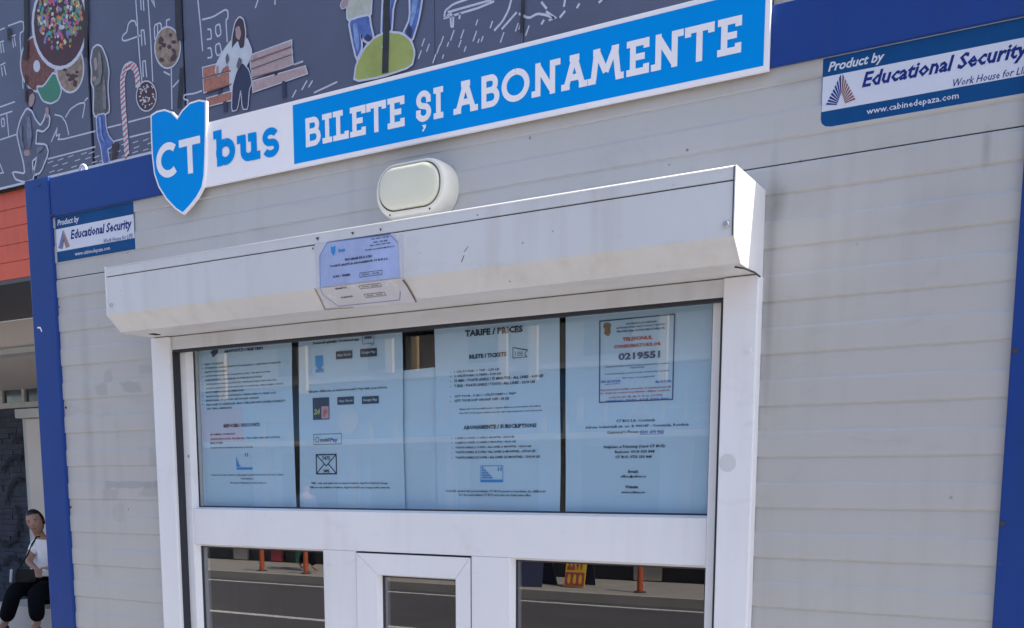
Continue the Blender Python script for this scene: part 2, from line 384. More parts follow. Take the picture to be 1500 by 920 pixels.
# screws and rivets along the posts
def screw(pl, u, v, r, parent, m='seam', off=0.0, h=0.003):
    a, b = pl.px(u, v); p = pl.w(a, b, off); q = pl.w(a, b, off+h)
    return MB().tube([p, q], [r, r*0.8], 10).build('screw', m, parent)
pp = PY(-0.010)
for (u, v) in ((76,316),(86,450),(97,597),(104,743),(57,272)): screw(pp, u, v, 0.0035, post)
for (u, v) in ((1487,514),(1468,767)): screw(pp, u, v, 0.0045, post2)
a = pp.px(55,480); b_ = pp.px(60,489)
MB().ribbon(pp, [(a[0],a[1]),(a[0]+.012,a[1]-.001),(a[0]+.018,a[1]-.012)], 0.004, 0.0004).build('paint_chip', 'sign_white', post)

def ribs(x0, x1, z0, z1, name='wall_panel'):
    """sandwich panel sheet with the shallow trapezoid steps rolled into it"""
    prof = [(z1, None)]
    P0 = 2.0545; per = 0.0894; hb = 0.0026; dy = 0.0022
    zs = []
    k = -4
    while P0-per*k > z0-0.1:
        zl = P0-per*k; zd = zl-per/2
        zs += [(zl+hb, 0.0), (zl-hb, -dy), (zd+hb, -dy), (zd+0.0004, 0.0006), (zd-0.0010, 0.0006), (zd-hb, 0.0)]; k += 1
    zs = [q for q in zs if z0 < q[0] < z1]
    def yat(z):
        t = ((P0 - z) % per)/per; return -dy if t < 0.5 else 0.0
    zs = [(z1, yat(z1))]+zs+[(z0, yat(z0))]
    mb = MB(); n = 2
    i = 0
    for z, y in zs:
        mb.v += [(x0, y, z), (x1, y, z), (x0, 0.06, z), (x1, 0.06, z)]
    L = len(zs)
    for k in range(L-1):
        a = 4*k; b = 4*(k+1)
        mb.f += [(a, b, b+1, a+1), (a+2, a+3, b+3, b+2), (a, a+2, b+2, b), (a+1, b+1, b+3, a+3)]
    mb.f += [(0,1,3,2), (4*L-4,4*L-2,4*L-1,4*L-3)]
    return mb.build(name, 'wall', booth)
SEAM = 2.1485
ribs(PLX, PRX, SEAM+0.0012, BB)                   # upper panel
ribs(PLX, -2.060, 0.10, SEAM-0.0012)             # left of window
ribs(-0.560, PRX, 0.10, SEAM-0.0012)             # right of window
ribs(-2.060, -0.560, 1.955, SEAM-0.0012)         # behind the shutter box
ribs(-2.060, -0.560, 0.10, 0.95)                  # below the window
boxo('joint_strip', 'seam', booth, PLX, PRX, 0.003, 0.055, SEAM-0.0012, SEAM+0.0012)
# other walls
for (x0, x1) in ((XL+0.01, XL+0.06), (XR-0.06, XR-0.01)):
    boxo('side_wall', 'wall', booth, x0, x1, 0.09, 2.11, 0.1, BB)
boxo('back_wall', 'wall', booth, PLX, PRX, 2.13, 2.18, 0.1, BB)

boxo('interior_shade_sheet', 'dark_gap', booth, PLX, PRX, 1.90, 1.92, 0.1, BB)  # near-black sheet added to paint the interior's shade
boxo('ceiling', 'dark_clad', booth, PLX, PRX, 0.07, 1.9, 2.30, 2.303)
# lifting eye on the roof edge (small bright ring above the beam)
c = W(122, 249, 0.03)
ring = MB(); ring.tube([(c.x+0.013*math.cos(t), 0.03, c.z-0.004+0.016*math.sin(t)) for t in [math.radians(q) for q in range(-20, 201, 20)]], 0.0038, 8)
ring.build('lifting_eye', 'edge_metal', booth, smooth=True)

# ---- window
FX0, FX1 = -2.060, -0.560
fy0, fy1 = -0.001, 0.05
gx0, gx1 = -1.985, -0.633
frame = bpy.data.objects.new('window_frame', None); COL.objects.link(frame); frame.parent = booth; frame.matrix_parent_inverse = booth.matrix_world.inverted()
e_ = 0.0003
for nm, q in (('frame_stile',(FX0, gx0, 0.95, 1.955)), ('frame_stile',(gx1, FX1, 0.95, 1.955)), ('transom',(gx0+e_, gx1-e_, 1.4545, 1.5435)),
              ('frame_head',(gx0+e_, gx1-e_, 1.940, 1.955)), ('frame_sill',(gx0+e_, gx1-e_, 0.95, 1.01)),
              ('mullion',(-1.560, -1.463, 1.01+e_, 1.4545-e_)), ('mullion',(-1.151, -1.057, 1.01+e_, 1.4545-e_))):
    dd = 0.0008 if nm in ('mullion','frame_stile') else 0.0
    boxo(nm, 'white_pvc', frame, q[0], q[1], fy0-dd, fy1, q[2], q[3], 0.0016)
# glazing beads: bevelled inner lips with their rubber lines, round each pane
def beads(x0, x1, z0, z1, parent, d=0.011, m='white_pvc', y0=0.0, yg=0.020):
    mb = MB(); o = [(x0,z0),(x1,z0),(x1,z1),(x0,z1)]; i = [(x0+d,z0+d),(x1-d,z0+d),(x1-d,z1-d),(x0+d,z1-d)]
    for k in range(4):
        a, b = o[k], o[(k+1)%4]; c, e = i[(k+1)%4], i[k]
        mb.face([(a[0],y0,a[1]),(b[0],y0,b[1]),(c[0],yg-0.004,c[1]),(e[0],yg-0.004,e[1])])
        mb.face([(a[0],y0,a[1]),(e[0],yg-0.004,e[1]),(e[0],yg,e[1]),(a[0],yg+0.002,a[1])]) if False else None
    mb.build('glazing_bead', m, parent)
    r = MB(); j = [(x0+d+.0035,z0+d+.0035),(x1-d-.0035,z0+d+.0035),(x1-d-.0035,z1-d-.0035),(x0+d+.0035,z1-d-.0035)]
    for k in range(4):
        a, b = i[k], i[(k+1)%4]; c, e = j[(k+1)%4], j[k]
        r.face([(a[0],yg-0.004,a[1]),(b[0],yg-0.004,b[1]),(c[0],yg-0.0015,c[1]),(e[0],yg-0.0015,e[1])])
    r.build('rubber_seal', 'rubber', parent)
M['pane'] = glass_mat('pane', (0.97,0.99,1.0), 2.3)
M['pane_low'] = glass_mat('pane_low', (0.6,0.62,0.64), 3.6)
def pane(x0, x1, z0, z1, parent, m, y=0.020):
    mb = MB(); mb.face([(x0,y,z0),(x1,y,z0),(x1,y,z1),(x0,y,z1)])
    o = mb.build('glass_pane', m, parent, fix=False); return o
# upper light: thin dark seal all round (no wide bead), then glass
beads(gx0, gx1, 1.5435, 1.940, frame, d=0.004)
pane(gx0, gx1, 1.5435, 1.940, frame, 'pane')
for (x0, x1) in ((gx0, -1.560), (-1.057, gx1)):
    beads(x0, x1, 1.01, 1.4545, frame, d=0.005)
    pane(x0, x1, 1.01, 1.4545, frame, 'pane_low')
# service hatch sash
sx0, sx1, sz1 = -1.4605, -1.1535, 1.4505
hatch = MB(); mz = 0.0475
o4 = [(sx0,1.012),(sx1,1.012),(sx1,sz1),(sx0,sz1)]; i4 = [(sx0+.058,1.07),(sx1-.036,1.07),(sx1-.036,1.4045),(sx0+.058,1.4045)]
for k in range(4):      # four mitred members with a hairline gap at each joint
    a, b, c, e = o4[k], o4[(k+1)%4], i4[(k+1)%4], i4[k]
    cx = (a[0]+b[0]+c[0]+e[0])/4; cz = (a[1]+b[1]+c[1]+e[1])/4
    q = []
    for (x, z), (ox, oz) in zip((a,b,c,e), ((b[0]-a[0],b[1]-a[1]),(a[0]-b[0],a[1]-b[1]),(e[0]-c[0],e[1]-c[1]),(c[0]-e[0],c[1]-e[1]))):
        L = math.hypot(ox, oz); q.append((x+ox/L*0.0006, z+oz/L*0.0006))
    i = len(hatch.v)
    hatch.v += [(x,-0.004,z) for x,z in q]+[(x,0.045,z) for x,z in q]
    hatch.f += [(i,i+1,i+2,i+3),(i+7,i+6,i+5,i+4)]+[(i+j,i+4+j,i+4+(j+1)%4,i+(j+1)%4) for j in range(4)]
sash = hatch.build('service_hatch', 'white_pvc', booth)
beads(sx0+.058, sx1-.036, 1.07, 1.4045, sash, d=0.004, y0=-0.004, yg=0.016)
pane(sx0+.058, sx1-.036, 1.07, 1.4045, sash, 'pane_low', 0.016)
MB().box(sx0-0.0022, sx0, 0.0, 0.045, 1.012, 1.4525).box(sx1, sx1+0.002, 0.0, 0.045, 1.012, 1.4525).box(sx0, sx1, 0.0, 0.045, sz1, sz1+0.002).build('hatch_gap', 'rubber', booth)
# ---- shutter guides, end slat, box
for (x0, x1) in ((-2.078, -2.014), (-0.605, -0.542)):
    gd = boxo('shutter_guide', 'white_pvc', booth, x0, x1, -0.030, -0.0015, 0.90, 1.9645, 0.003)
    xi = x1 if x0 < -1 else x0
    s_ = 1 if x0 < -1 else -1
    boxo('brush_seal', 'rubber', gd, min(xi, xi+s_*0.0065), max(xi, xi+s_*0.0065), -0.020, -0.002, 0.90, 1.93)
pr_ = PY(-0.030)
for (u, v, r0, mt) in ((1097,512,0.0045,'white_pvc'),(1066,678,0.016,'box_white')):
    a_, b_ = pr_.px(u, v); MB().tube([pr_.w(a_,b_,0.0), pr_.w(a_,b_,0.0008 if r0 > .01 else .003)], [r0, r0*.97], 24).build('screw_cap', mt, gd)
boxo('end_slat', 'box_white', booth, -2.013, -0.606, -0.022, -0.008, 1.9335, 1.9645, 0.002)
boxo('slat_dark_strip', 'rubber', booth, -2.013, -0.606, -0.018, -0.006, 1.9270, 1.9335)  # dark strip along the bottom of the end slat
BX0, BX1 = -2.066, -0.546
prof = [(-0.002,2.108),(-0.162,2.108),(-0.162,2.0890),(-0.1595,2.0880),(-0.1595,2.0865),(-0.162,2.0855),(-0.162,2.001),(-0.124,1.966),(-0.002,1.966)]
mb = MB(); L = len(prof)
for x in (BX0, BX1):
    for y, z in prof: mb.v.append((x, y, z))
mb.f = [(k, (k+1)%L, L+(k+1)%L, L+k) for k in range(L)]+[tuple(range(L)), tuple(reversed(range(L, 2*L)))]
shutter = mb.build('shutter_box', 'box_white', booth)
MB().box(BX0+0.002, BX1-0.002, -0.1598, -0.1590, 2.0866, 2.0879).build('groove_line', 'dark_gap', shutter)
eprof = [(-0.0015,2.1095),(-0.1635,2.1095),(-0.1635,2.000),(-0.1245,1.9645),(-0.0015,1.9645)]
for (x0, x1) in ((BX0-0.002, BX0), (BX1, BX1+0.002)):
    mb = MB(); L = len(eprof)
    for x in (x0, x1):
        for y, z in eprof: mb.v.append((x, y, z))
    mb.f = [(k, (k+1)%L, L+(k+1)%L, L+k) for k in range(L)]+[tuple(range(L)), tuple(reversed(range(L, 2*L)))]
    mb.build('end_cap', 'edge_metal', shutter)
MB().tube([(BX0, -0.1615, 2.1078), (BX1, -0.1615, 2.1078)], 0.0017, 12).build('sun_catch_lip', 'edge_metal', shutter, smooth=True)  # lip added so the box's top edge catches a bright sun line
MB().box(BX1-0.0022, BX1-0.0004, -0.1634, -0.161, 2.002, 2.1085).build('joint_line', 'seam', shutter)
fp = PY(-0.162)
for (u, v, r) in ((1064,329,0.0055),(163.5,447,0.0045)):
    a, b = fp.px(u, v)
    MB().tube([fp.w(a,b,-0.001), fp.w(a,b,0.002), fp.w(a,b,0.0035)], [r, r, r*0.7], 16).build('screw', 'steel', shutter, smooth=False)
# drain hook below the left end, curl of sealant at the right
boxo('latch_slot', 'dark_gap', shutter, -2.03, -2.012, -0.075, -0.055, 1.9645, 1.9662)
MB().tube([(-0.556,-0.118,1.962),(-0.545,-0.10,1.9615),(-0.541,-0.06,1.962),(-0.540,-0.03,1.960)], 0.0016, 6).build('cable', 'seam', shutter)
# interior furniture: counter
boxo('counter', 'dark_clad', booth, -2.4, -0.15, 0.08, 0.5, 0.96, 0.99)

# ---- scuffs on the box (drip marks)
sc = MB()
for (u, v, du, dv, wd) in ((686,361,-6,8,.0012),(680,374,-4,10,.0016),(255,417,9,-2,.0014),(640,425,16,-6,.0025),(622,438,14,-3,.002),(700,432,30,-4,.0012)):
    pl = PY(-0.162)
    if v > 395: continue
    a = pl.px(u, v); b = pl.px(u+du, v+dv); sc.ribbon(pl, [a, b], wd, 0.0002)
sc.build('scuff_mark', 'seam', shutter)

# ================================================================== SIGN BOARD
sg = thing('sign_board', (-1.2, -0.014, 2.3), 'long blue and white sign reading BILETE ȘI ABONAMENTE above the window', 'sign')
ps = PY(-0.016)
sx = [ps.px(298, 279)[0], ps.px(1127, 60)[0]]
zb = ps.px(1125, 103)[1]; zt = ps.px(426, 148.8)[1]
boxo('backing_board', 'sign_white', sg, sx[0], sx[1], -0.016, -0.0085, zb, zt, 0.0008)
bx = [ps.px(430, 200)[0], ps.px(1119.5, 60)[0]]
zi0 = ps.px(1120, 96)[1]; zi1 = zt-(zi0-zb)
MB().poly(ps, [(bx[0],zi0),(bx[1],zi0),(bx[1],zi1),(bx[0],zi1)], 0.0003).build('blue_panel', 'sign_blue', sg, fix=False)
lt = MB(); z0 = ps.px(450,217)[1]; z1 = ps.px(1085,20)[1]
z0 = (z0+ps.px(1056,82)[1])/2; z1 = (z1+ps.px(446,176)[1])/2
LET = [('B',445,470),('I',472,487),('L',488,511),('E',513,536),('T',537,566),('E',568,593),('S',609,632.5),('I',635,650),('A',664,701),('B',702,732),('O',735,776),
       ('N',779,821),('A',822,861.5),('M',861.5,914),('E',918,951),('N',954,1001),('T',1003,1046),('E',1051,1086)]
for ch, u0, u1 in LET:
    vv = 190-(u0-450)*0.2
    a0 = ps.px(u0, vv)[0]; a1 = ps.px(u1, vv)[0]
    lt = MB(); slab(lt, ps, ch, a0, a1, z0, z1, 0.0114, 0.0008)
    if ch == 'S':
        cx = (a0+a1)/2; lt.poly(ps, [(cx-.004,z0-.006),(cx+.006,z0-.006),(cx+.005,z0-.012),(cx-.001,z0-.019),(cx-.004,z0-.017),(cx,z0-.012)], 0.0008)
    lt.build('letter', 'sign_white', sg, fix=False)
bl = MB()
def sp(x, y): return ps.px(200+x/4.381, 120+y/4.381)
def box_px(x0, y0, x1, y1, x2, y2):      # lower-left, lower-right... zoomed coordinates
    a = sp(x0, y0); b = sp(x1, y1); return a[0], b[0], a[1], b[1]
def letter_box(xl, xr, yb, yt):   # zoomed x range, baseline and top at the letter's own centre
    xm = (xl+xr)/2; return sp(xl, yb)[0], sp(xr, yb)[0], sp(xm, yb)[1], sp(xm, yt)[1]
for ch, q, t in (('b',(500,640,535,300),.0178),('u',(650,802,508,330),.0178),('s',(810,920,484,292),.0150)):
    a0,a1,b0,b1 = letter_box(*q); bl = MB(); slab(bl, ps, ch, a0, a1, b0, b1, t, 0.0008); bl.build('letter', 'sign_blue', sg, fix=False)
# shield emblem
sh = [(90,212),(130,186),(180,174),(225,190),(262,228),(290,182),(340,132),(400,113),(447,120),(447,300),(443,480),(438,600),(424,680),(390,742),(345,800),(297,850),(250,818),(190,755),(140,675),(112,590),(98,470),(92,330)]
psh = PY(-0.022)
def sp2(x, y): return psh.px(200+x/4.381, 120+y/4.381)
out = [sp2(*q) for q in sh]
cxm = sum(p[0] for p in out)/len(out)
def inset(pts, d):
    n = len(pts); area = sum(pts[i][0]*pts[(i+1)%n][1]-pts[(i+1)%n][0]*pts[i][1] for i in range(n)); sgn = 1 if area > 0 else -1
    r = []
    for i in range(n):
        p0, p1, p2 = Vector(pts[i-1]), Vector(pts[i]), Vector(pts[(i+1)%n])
        a = (p1-p0).normalized(); b = (p2-p1).normalized()
        na = Vector((-a.y, a.x))*sgn; nb = Vector((-b.y, b.x))*sgn; t = (na+nb).normalized()
        r.append(tuple(p1+t*d/max(t.dot(na), .5)))
    return r
emb = MB().poly(psh, out, 0, 0.007).build('shield_emblem', 'sign_white', sg)
MB().poly(psh, inset(out, 0.0042), 0.0004).build('shield_field', 'sign_blue', emb, fix=False)
ct = MB()
def lb2(xl, xr, yb, yt):
    xm = (xl+xr)/2; return sp2(xl, yb)[0], sp2(xr, yb)[0], sp2(xm, yb)[1], sp2(xm, yt)[1]
slab(ct, psh, 'C', *lb2(133,276,615,388), 0.0168, 0.0009)
ct.build('letter', 'sign_white', emb, fix=False); ct = MB()
slab(ct, psh, 'ct', *lb2(281,418,588,358), 0.0168, 0.0009)
ct.build('letter', 'sign_white', emb, fix=False)

# ================================================================== BULKHEAD LAMP
def stadium(cx, cz, hw, hh, n=14, e=1.0):
    r = hh*e; pts = []
    for a0, ox, oz in ((0, hw-r, hh-r), (90, -(hw-r), hh-r), (180, -(hw-r), -(hh-r)), (270, hw-r, -(hh-r))):
        for k in range(n):
            t = math.radians(a0+90*k/(n-1)); pts.append((cx+ox+r*math.cos(t), cz+oz+r*math.sin(t)))
    return pts
def loft(rings, capend=True):
    mb = MB(); n = len(rings[0][1])
    for y, pts in rings:
        for x, z in pts: mb.v.append((x, y, z))
    for k in range(len(rings)-1):
        for j in range(n): a = k*n+j; b = k*n+(j+1)%n; mb.f.append((a, b, b+n, a+n))
    if capend: mb.f.append(tuple((len(rings)-1)*n+j for j in range(n)))
    return mb
lcx, lcz = (-1.351-1.176)/2+0.004, (2.253+2.136)/2
lx, lz = -1.2685, 2.2035
lamp = thing('wall_lamp', (lx, -0.002, lz), 'cream oval bulkhead lamp on the wall above the shutter box', 'lamp')
loft([(-0.0015, stadium(lx,lz,.0905,.0555,e=.94)),(-0.030, stadium(lx,lz,.090,.055,e=.92)),(-0.044, stadium(lx,lz,.086,.0525,e=.92)),(-0.048, stadium(lx,lz,.082,.0495,e=.92)),(-0.047, stadium(lx,lz+.002,.076,.0435,e=.9))], False).build('lamp_body', 'lamp_plastic', lamp, smooth=True)
loft([(-0.0435, stadium(lx-.001,lz+.003,.0745,.0420,e=.92)),(-0.0495, stadium(lx-.001,lz+.003,.0735,.0410,e=.92)),(-0.0515, stadium(lx-.001,lz+.003,.0715,.0390,e=.92)),(-0.0530, stadium(lx-.001,lz+.003,.066,.0335,e=.9)),(-0.0538, stadium(lx-.001,lz+.003,.052,.021,e=.9))]).build('diffuser', 'lamp_diffuser', lamp, smooth=True)
gk = loft([(-0.0478, stadium(lx-.001,lz+.003,.0768,.0443,e=.92)),(-0.0440, stadium(lx-.001,lz+.003,.0745,.0420,e=.92))], False); gk.build('gasket', 'seam', lamp)
for dx_ in (-.05, .05): MB().tube([(lx+dx_,-0.047,lz-.0468),(lx+dx_,-0.0485,lz-.0468)], [.0022,.0018], 10).build('screw', 'seam', lamp)

# ================================================================== PRODUCT STICKERS
def sticker(x0, zt, w_, h_, label, rounded, e0=.060, e1=.300, f0=.190, f1=.302):
    st = thing('maker_sticker', (x0+w_/2, -0.003, zt-h_/2), label, 'sticker', 'maker stickers under the blue beam')
    pl = PY(-0.0022)
    z0 = zt-h_; x1 = x0+w_
    pts = [(x0,zt),(x1,zt),(x1,z0)]
    if rounded: pts += [(x0+.018,z0),(x0+.008,z0+.002),(x0+.002,z0+.007),(x0,z0+.014)]
    else: pts += [(x0,z0)]
    MB().poly(pl, pts, 0, 0.0004).build('backing', 'sticker_blue', st, fix=False)
    a = z0+h_*0.235; b = z0+h_*0.735
    MB().poly(pl, [(x0+.0008,a),(x1-.0008,a),(x1-.0008,b),(x0+.0008,b)], 0.0003).build('white_band', 'sticker_white', st, fix=False)
    t = MB()
    put_text(t, pl, 'Product by', x0+.009, x0+.098, zt-.0265, zt-.0075, 0.0006, 0.025, 0.25)
    t.build('lettering', 'sticker_white', st, fix=False); t = MB()
    put_text(t, pl, 'www.cabinedepaza.com', x0+.074, x0+.213, z0+.006, z0+.0185, 0.0006, 0.012)
    t.build('lettering', 'sticker_white', st, fix=False)
    t = MB()
    put_text(t, pl, 'Educational Security', x0+e0, x0+e1, z0+.045, z0+.0755, 0.0006, 0.03, 0.25)
    t.build('lettering', 'sticker_ink', st, fix=False); t = MB()
    put_text(t, pl, 'Work House for LIFE', x0+f0, x0+f1, z0+.0275, z0+.0385, 0.0006, 0.006, 0.25)
    t.build('lettering', 'sticker_ink', st, fix=False)
    # fan-shaped pyramid emblem: rays from the base, blue on the left half and rust on the right
    ax, az, by = x0+.0315, z0+.0795, z0+.034
    ox, oz = ax+.001, by-.004
    for side, mt in ((-1, 'sticker_ink'), (1, 'sticker_rust')):
        e = MB(); n = 8
        def edge(t): return (ax+side*(.0012+.0235*t), az+(by-az)*t)
        for k in range(n):
            t0 = k/n; t1 = t0+0.62/n
            p, q = edge(t0**0.8), edge(t1**0.8)
            inner = .25+.03*k/n
            e.poly(pl, [p, q, (q[0]+(ox-q[0])*(1-inner), q[1]+(oz-q[1])*(1-inner-.15)), (p[0]+(ox-p[0])*(1-inner), p[1]+(oz-p[1])*(1-inner-.15))], 0.0006)
        e.build('pyramid_emblem', mt, st, fix=False)
    return st
sticker(-2.4585, 2.3055, 0.308, 0.1145, 'blue and white maker sticker beside the left blue post', False)
sticker(-0.4545, 2.3045, 0.320, 0.109, 'larger looking blue and white maker sticker right of the long sign, its corner rounded', True, .0645, .3085, .2035, .3150)

# ================================================================== POSTERS BEHIND THE GLASS
YP = 0.030
def poster(name, quad, label, y=YP):
    pl = PY(y); q = [pl.px(*p) for p in quad]    # TL TR BR BL
    th = thing(name, (sum(a for a,b in q)/4, y, min(b for a,b in q)), label, 'poster', 'printed sheets behind the upper window glass')
    mb = MB(); nx, nz = 10, 8
    ph = random.random()*6
    for j in range(nz+1):
        for i in range(nx+1):
            s, t = i/nx, j/nz
            a = (q[0][0]*(1-s)+q[1][0]*s)*(1-t)+(q[3][0]*(1-s)+q[2][0]*s)*t
            b = (q[0][1]*(1-s)+q[1][1]*s)*(1-t)+(q[3][1]*(1-s)+q[2][1]*s)*t
            edge = (abs(s-.5)*2)**6*0.0016*math.sin(t*5+ph)
            mb.v.append((a+0.0013*math.sin(t*6+ph)*(s if s>.5 else -(1-s)*.3), y+0.0006*math.sin(s*7+ph)*math.sin(t*3)*0+abs(edge)*1.0, b))
    for j in range(nz):
        for i in range(nx):
            a = j*(nx+1)+i; mb.f.append((a, a+1, a+nx+2, a+nx+1))
    mb.build('paper_sheet', 'paper', th, fix=False, smooth=True)
    return th, pl
OFF = 0.0012
def words(th, pl, rows, m='ink', name='printed_text', bold=0.012):
    mb = MB()
    for r in rows:
        line_text(mb, pl, r[0], r[1], r[2], r[3], r[4], r[5] if len(r) > 5 else bold, 0.0, OFF)
    o = mb.build(name, m, th, fix=False); o['kind'] = 'stuff'; return o
def rect_px(mb, pl, u0, v0, u1, v1, wd=None, off=OFF):
    """rectangle from its upper-left and lower-right pixels, axis-true on the plane"""
    a0, b1 = pl.px(u0, v0); a1, b0 = pl.px(u1, v1)
    w0 = pl.px(u1, v0)[0]
    if wd: mb.ribbon(pl, [(a0,b0),(a1,b0),(a1,b1),(a0,b1)], wd, off, True)
    else: mb.poly(pl, [(a0,b0),(a1,b0),(a1,b1),(a0,b1)], off)
    return a0, a1, b0, b1
def bus_card(th, pl, u0, v0, u1, v1):
    mb = MB(); a0, a1, b0, b1 = rect_px(mb, pl, u0, v0, u1, v1, 0.0012)
    w_, h_ = a1-a0, b1-b0
    mb.poly(pl, [(a0,b0),(a1,b0),(a1,b0+h_*.14),(a0,b0+h_*.14)], OFF)
    for k in range(5):
        for j in range(5-k):
            x = a0+w_*(.06+.10*j); z = b0+h_*(.22+.15*k)
            mb.poly(pl, [(x,z),(x+w_*.075,z),(x+w_*.075,z+h_*.10),(x,z+h_*.10)], OFF)
    for j in (0, 1):
        x = a0+w_*(.78+.12*j); mb.poly(pl, [(x,b0+h_*.68),(x+w_*.05,b0+h_*.68),(x+w_*.05,b0+h_*.9),(x,b0+h_*.9)], OFF)
    return mb.build('card_picture', 'logo_blue', th, fix=False)

# poster 1: free trips
t1, p1 = poster('fare_poster', ((290,511),(426,499),(433.5,746),(299,741)), 'leftmost sheet behind the window, free trips and discounts in dense lines of text')
def z1p(x, y): return (270+x/7.076, 490+y/7.076)
rows = []
for s, x0, y0, x1, h in (('GRATUITĂȚI / FREE TRIPS',415,192,823,.0088),
    ('ELEVI / STUDENTS',217,322,408,.0044),('STUDENȚI ORFANI, INSTITUȚIONALIZAȚI / ORPHAN STUDENTS',218,362,1003,.0044),('INSTITUTIONALIZED',220,402,445,.0044),
    ('LUPTĂTORII PENTRU VICTORIA REVOLUȚIEI / 1989 REVOLUTION',222,442,893,.0044),('PARTICIPANTS, WOUNDED IN THE REVOLUTION',222,487,805,.0044),
    ('VETERANI DE RĂZBOI ȘI VĂDUVE / VETERANS AND WAR WIDOWS',230,527,962,.0044),('FOȘTII DEȚINUȚI, DEPORTAȚII / POLITICAL PRISONERS, WITH',230,572,1030,.0044),('ACCOMPANYING PERSONS',225,612,620,.0044),
    ('PENSIONARI DIN CONSTANȚA / PENSIONERS 70 YEARS OLD',230,656,955,.0044),('BENEFICIARS OF LAW NO 44/1994 AND 189/2000',228,697,777,.0047),
    ('PERSOANE CU HANDICAP GRAV / PERSONS WITH SEVERE DISABILITY',232,742,1052,.0050),('AND THEIR COMPANIONS',235,782,495,.0047)):
    u, v = z1p(x0, y0); rows.append((s, u, v, z1p(x1, y0)[0], h))
def z1q(x, y): return (260+x/3.405, 480+y/3.405)
for s, x0, y0, x1, h in (('REDUCERI / DISCOUNTS',232,499,412,.0088),('ȘOMERI / JOBLESS',165,538,290,.0044),('CADRE DIDACTICE, PROFESORI / TEACHERS AND EDUCATION',165,561,512,.0044),
    ('EMPLOYEES',165,581,228,.0044),('DONATORI DE SÂNGE / BLOOD DONORS',168,604,378,.0044),
    ('Pentru mai multe detalii accesați pagina noastră de internet / for more details',172,739,530,.0040),('www.ctbus.ro',318,757,380,.0040),('For more details go to www.ctbus.ro',266,778,445,.0040)):
    u, v = z1q(x0, y0); rows.append((s, u, v, z1q(x1, y0)[0], h))
words(t1, p1, rows)
mb = MB()
for k in range(11):
    if k in (2, 4, 7): continue
    u, v = z1p(195, 318+k*41.5); a, b = p1.px(u, v-1); mb.poly(p1, [(a-.001,b-.001),(a+.001,b-.001),(a+.001,b+.001),(a-.001,b+.001)], OFF)
mb.build('bullet_mark', 'ink', t1, fix=False)['kind'] = 'stuff'
mb = MB(); c = [p1.px(*q) for q in ((309,516),(317,507.5),(321,510),(319,518),(312.5,524))]; mb.poly(p1, c, OFF); mb.build('ticket_icon', 'ink_soft', t1, fix=False)
mb = MB()
a0,a1,b0,b1 = (*[p1.px(347,688)[0], p1.px(370.5,688)[0]], p1.px(347,688)[1], p1.px(347,668)[1])
mb.poly(p1, [(a0,b0),(a1,b0),(a1,b0+.005),(a0,b0+.005)], OFF); mb.poly(p1, [(a0,b0+.007),(a0+.014,b0+.007),(a0+.008,b0+.012),(a0+.005,b0+.02),(a0,b1)], OFF)
for x in (.030,.037): mb.poly(p1, [(a0+x,b1-.002),(a0+x+.003,b1-.002),(a0+x+.003,b1+.007),(a0+x,b1+.007)], OFF)
mb.build('card_picture', 'logo_blue', t1, fix=False)

# poster 2: apps
t2, p2 = poster('payment_poster', ((437,498),(588,485.5),(593,748),(439,744.5)), 'second sheet from the left, phone payment instructions with an envelope drawing')
def z2(x, y): return (430+x/3.2857, 470+y/3.2857)
rows = []
for s, x0, y0, x1, h in (('Descarcă aplicația / Download app',95,115,318,.0062),('Plătește călătoria cu telefonul mobil / Pay with your phone',68,348,452,.0058),
    ('*SMS - only card valabil doar în rețeaua Vodafone, Digi RCS & RDS și Orange',85,786,455,.0048),('*SMS are only available in Vodafone, Digi RCS & RDS and Orange mobile networks',78,806,465,.0048)):
    u, v = z2(x0, y0); rows.append((s, u, v, z2(x1, y0)[0], h))
words(t2, p2, rows)
mb = MB()
for x0, y0, x1, y1 in ((205,148,285,180),(322,137,403,170),(212,368,292,401),(330,365,412,397)): rect_px(mb, p2, *z2(x0,y0), *z2(x1,y1))
mb.build('store_badge', 'ink', t2, fix=False)
mb = MB()
for x0, y0, x1, s in ((212,178,278,'App Store'),(330,166,396,'Google Play'),(220,398,286,'App Store'),(338,394,404,'Google Play')):
    line_text(mb, p2, s, *z2(x0,y0-6), z2(x1,y0)[0], .0055, .0, 0, OFF+.0006)
mb.build('badge_text', 'paper', t2, fix=False)
mb = MB(); rect_px(mb, p2, *z2(333,64), *z2(388,108), 0.0011)
mb.ribbon(p2, [p2.px(*z2(372,107)), p2.px(*z2(376,118)), p2.px(*z2(388,112))], 0.0012, OFF)
line_text(mb, p2, 'www', *z2(341,90), z2(380,90)[0], .0065, .02, 0, OFF); mb.build('screen_icon', 'ink_soft', t2, fix=False)
mb = MB(); a0,a1,b0,b1 = rect_px(mb, p2, *z2(106,170), *z2(144,216)); cx=(a0+a1)/2
mb.poly(p2, [(a0,b0),(a1,b0),(cx,b0-.008)], OFF); rect_px(mb, p2, *z2(108,233), *z2(146,246)); mb.build('app_logo', 'logo_blue', t2, fix=False)
mb = MB(); rect_px(mb, p2, *z2(93,372), *z2(174,474)); mb.build('app_picture', 'ink', t2, fix=False)
mb = MB(); line_text(mb, p2, '24', *z2(100,452), z2(130,452)[0], .013, .02, .2, OFF+.0006); mb.build('app_text', mat('lime_ink', (0.3,0.36,0.1), 0.7), t2, fix=False)
mb = MB(); rect_px(mb, p2, *z2(136,412), *z2(172,470), None, OFF+.0006); mb.build('app_text', mat('pink_ink', (0.45,0.25,0.3), 0.7), t2, fix=False)
mb = MB(); line_text(mb, p2, 'P', *z2(147,462), z2(166,462)[0], .016, .03, .0, OFF+.0012); mb.build('app_text', 'ink_red', t2, fix=False)
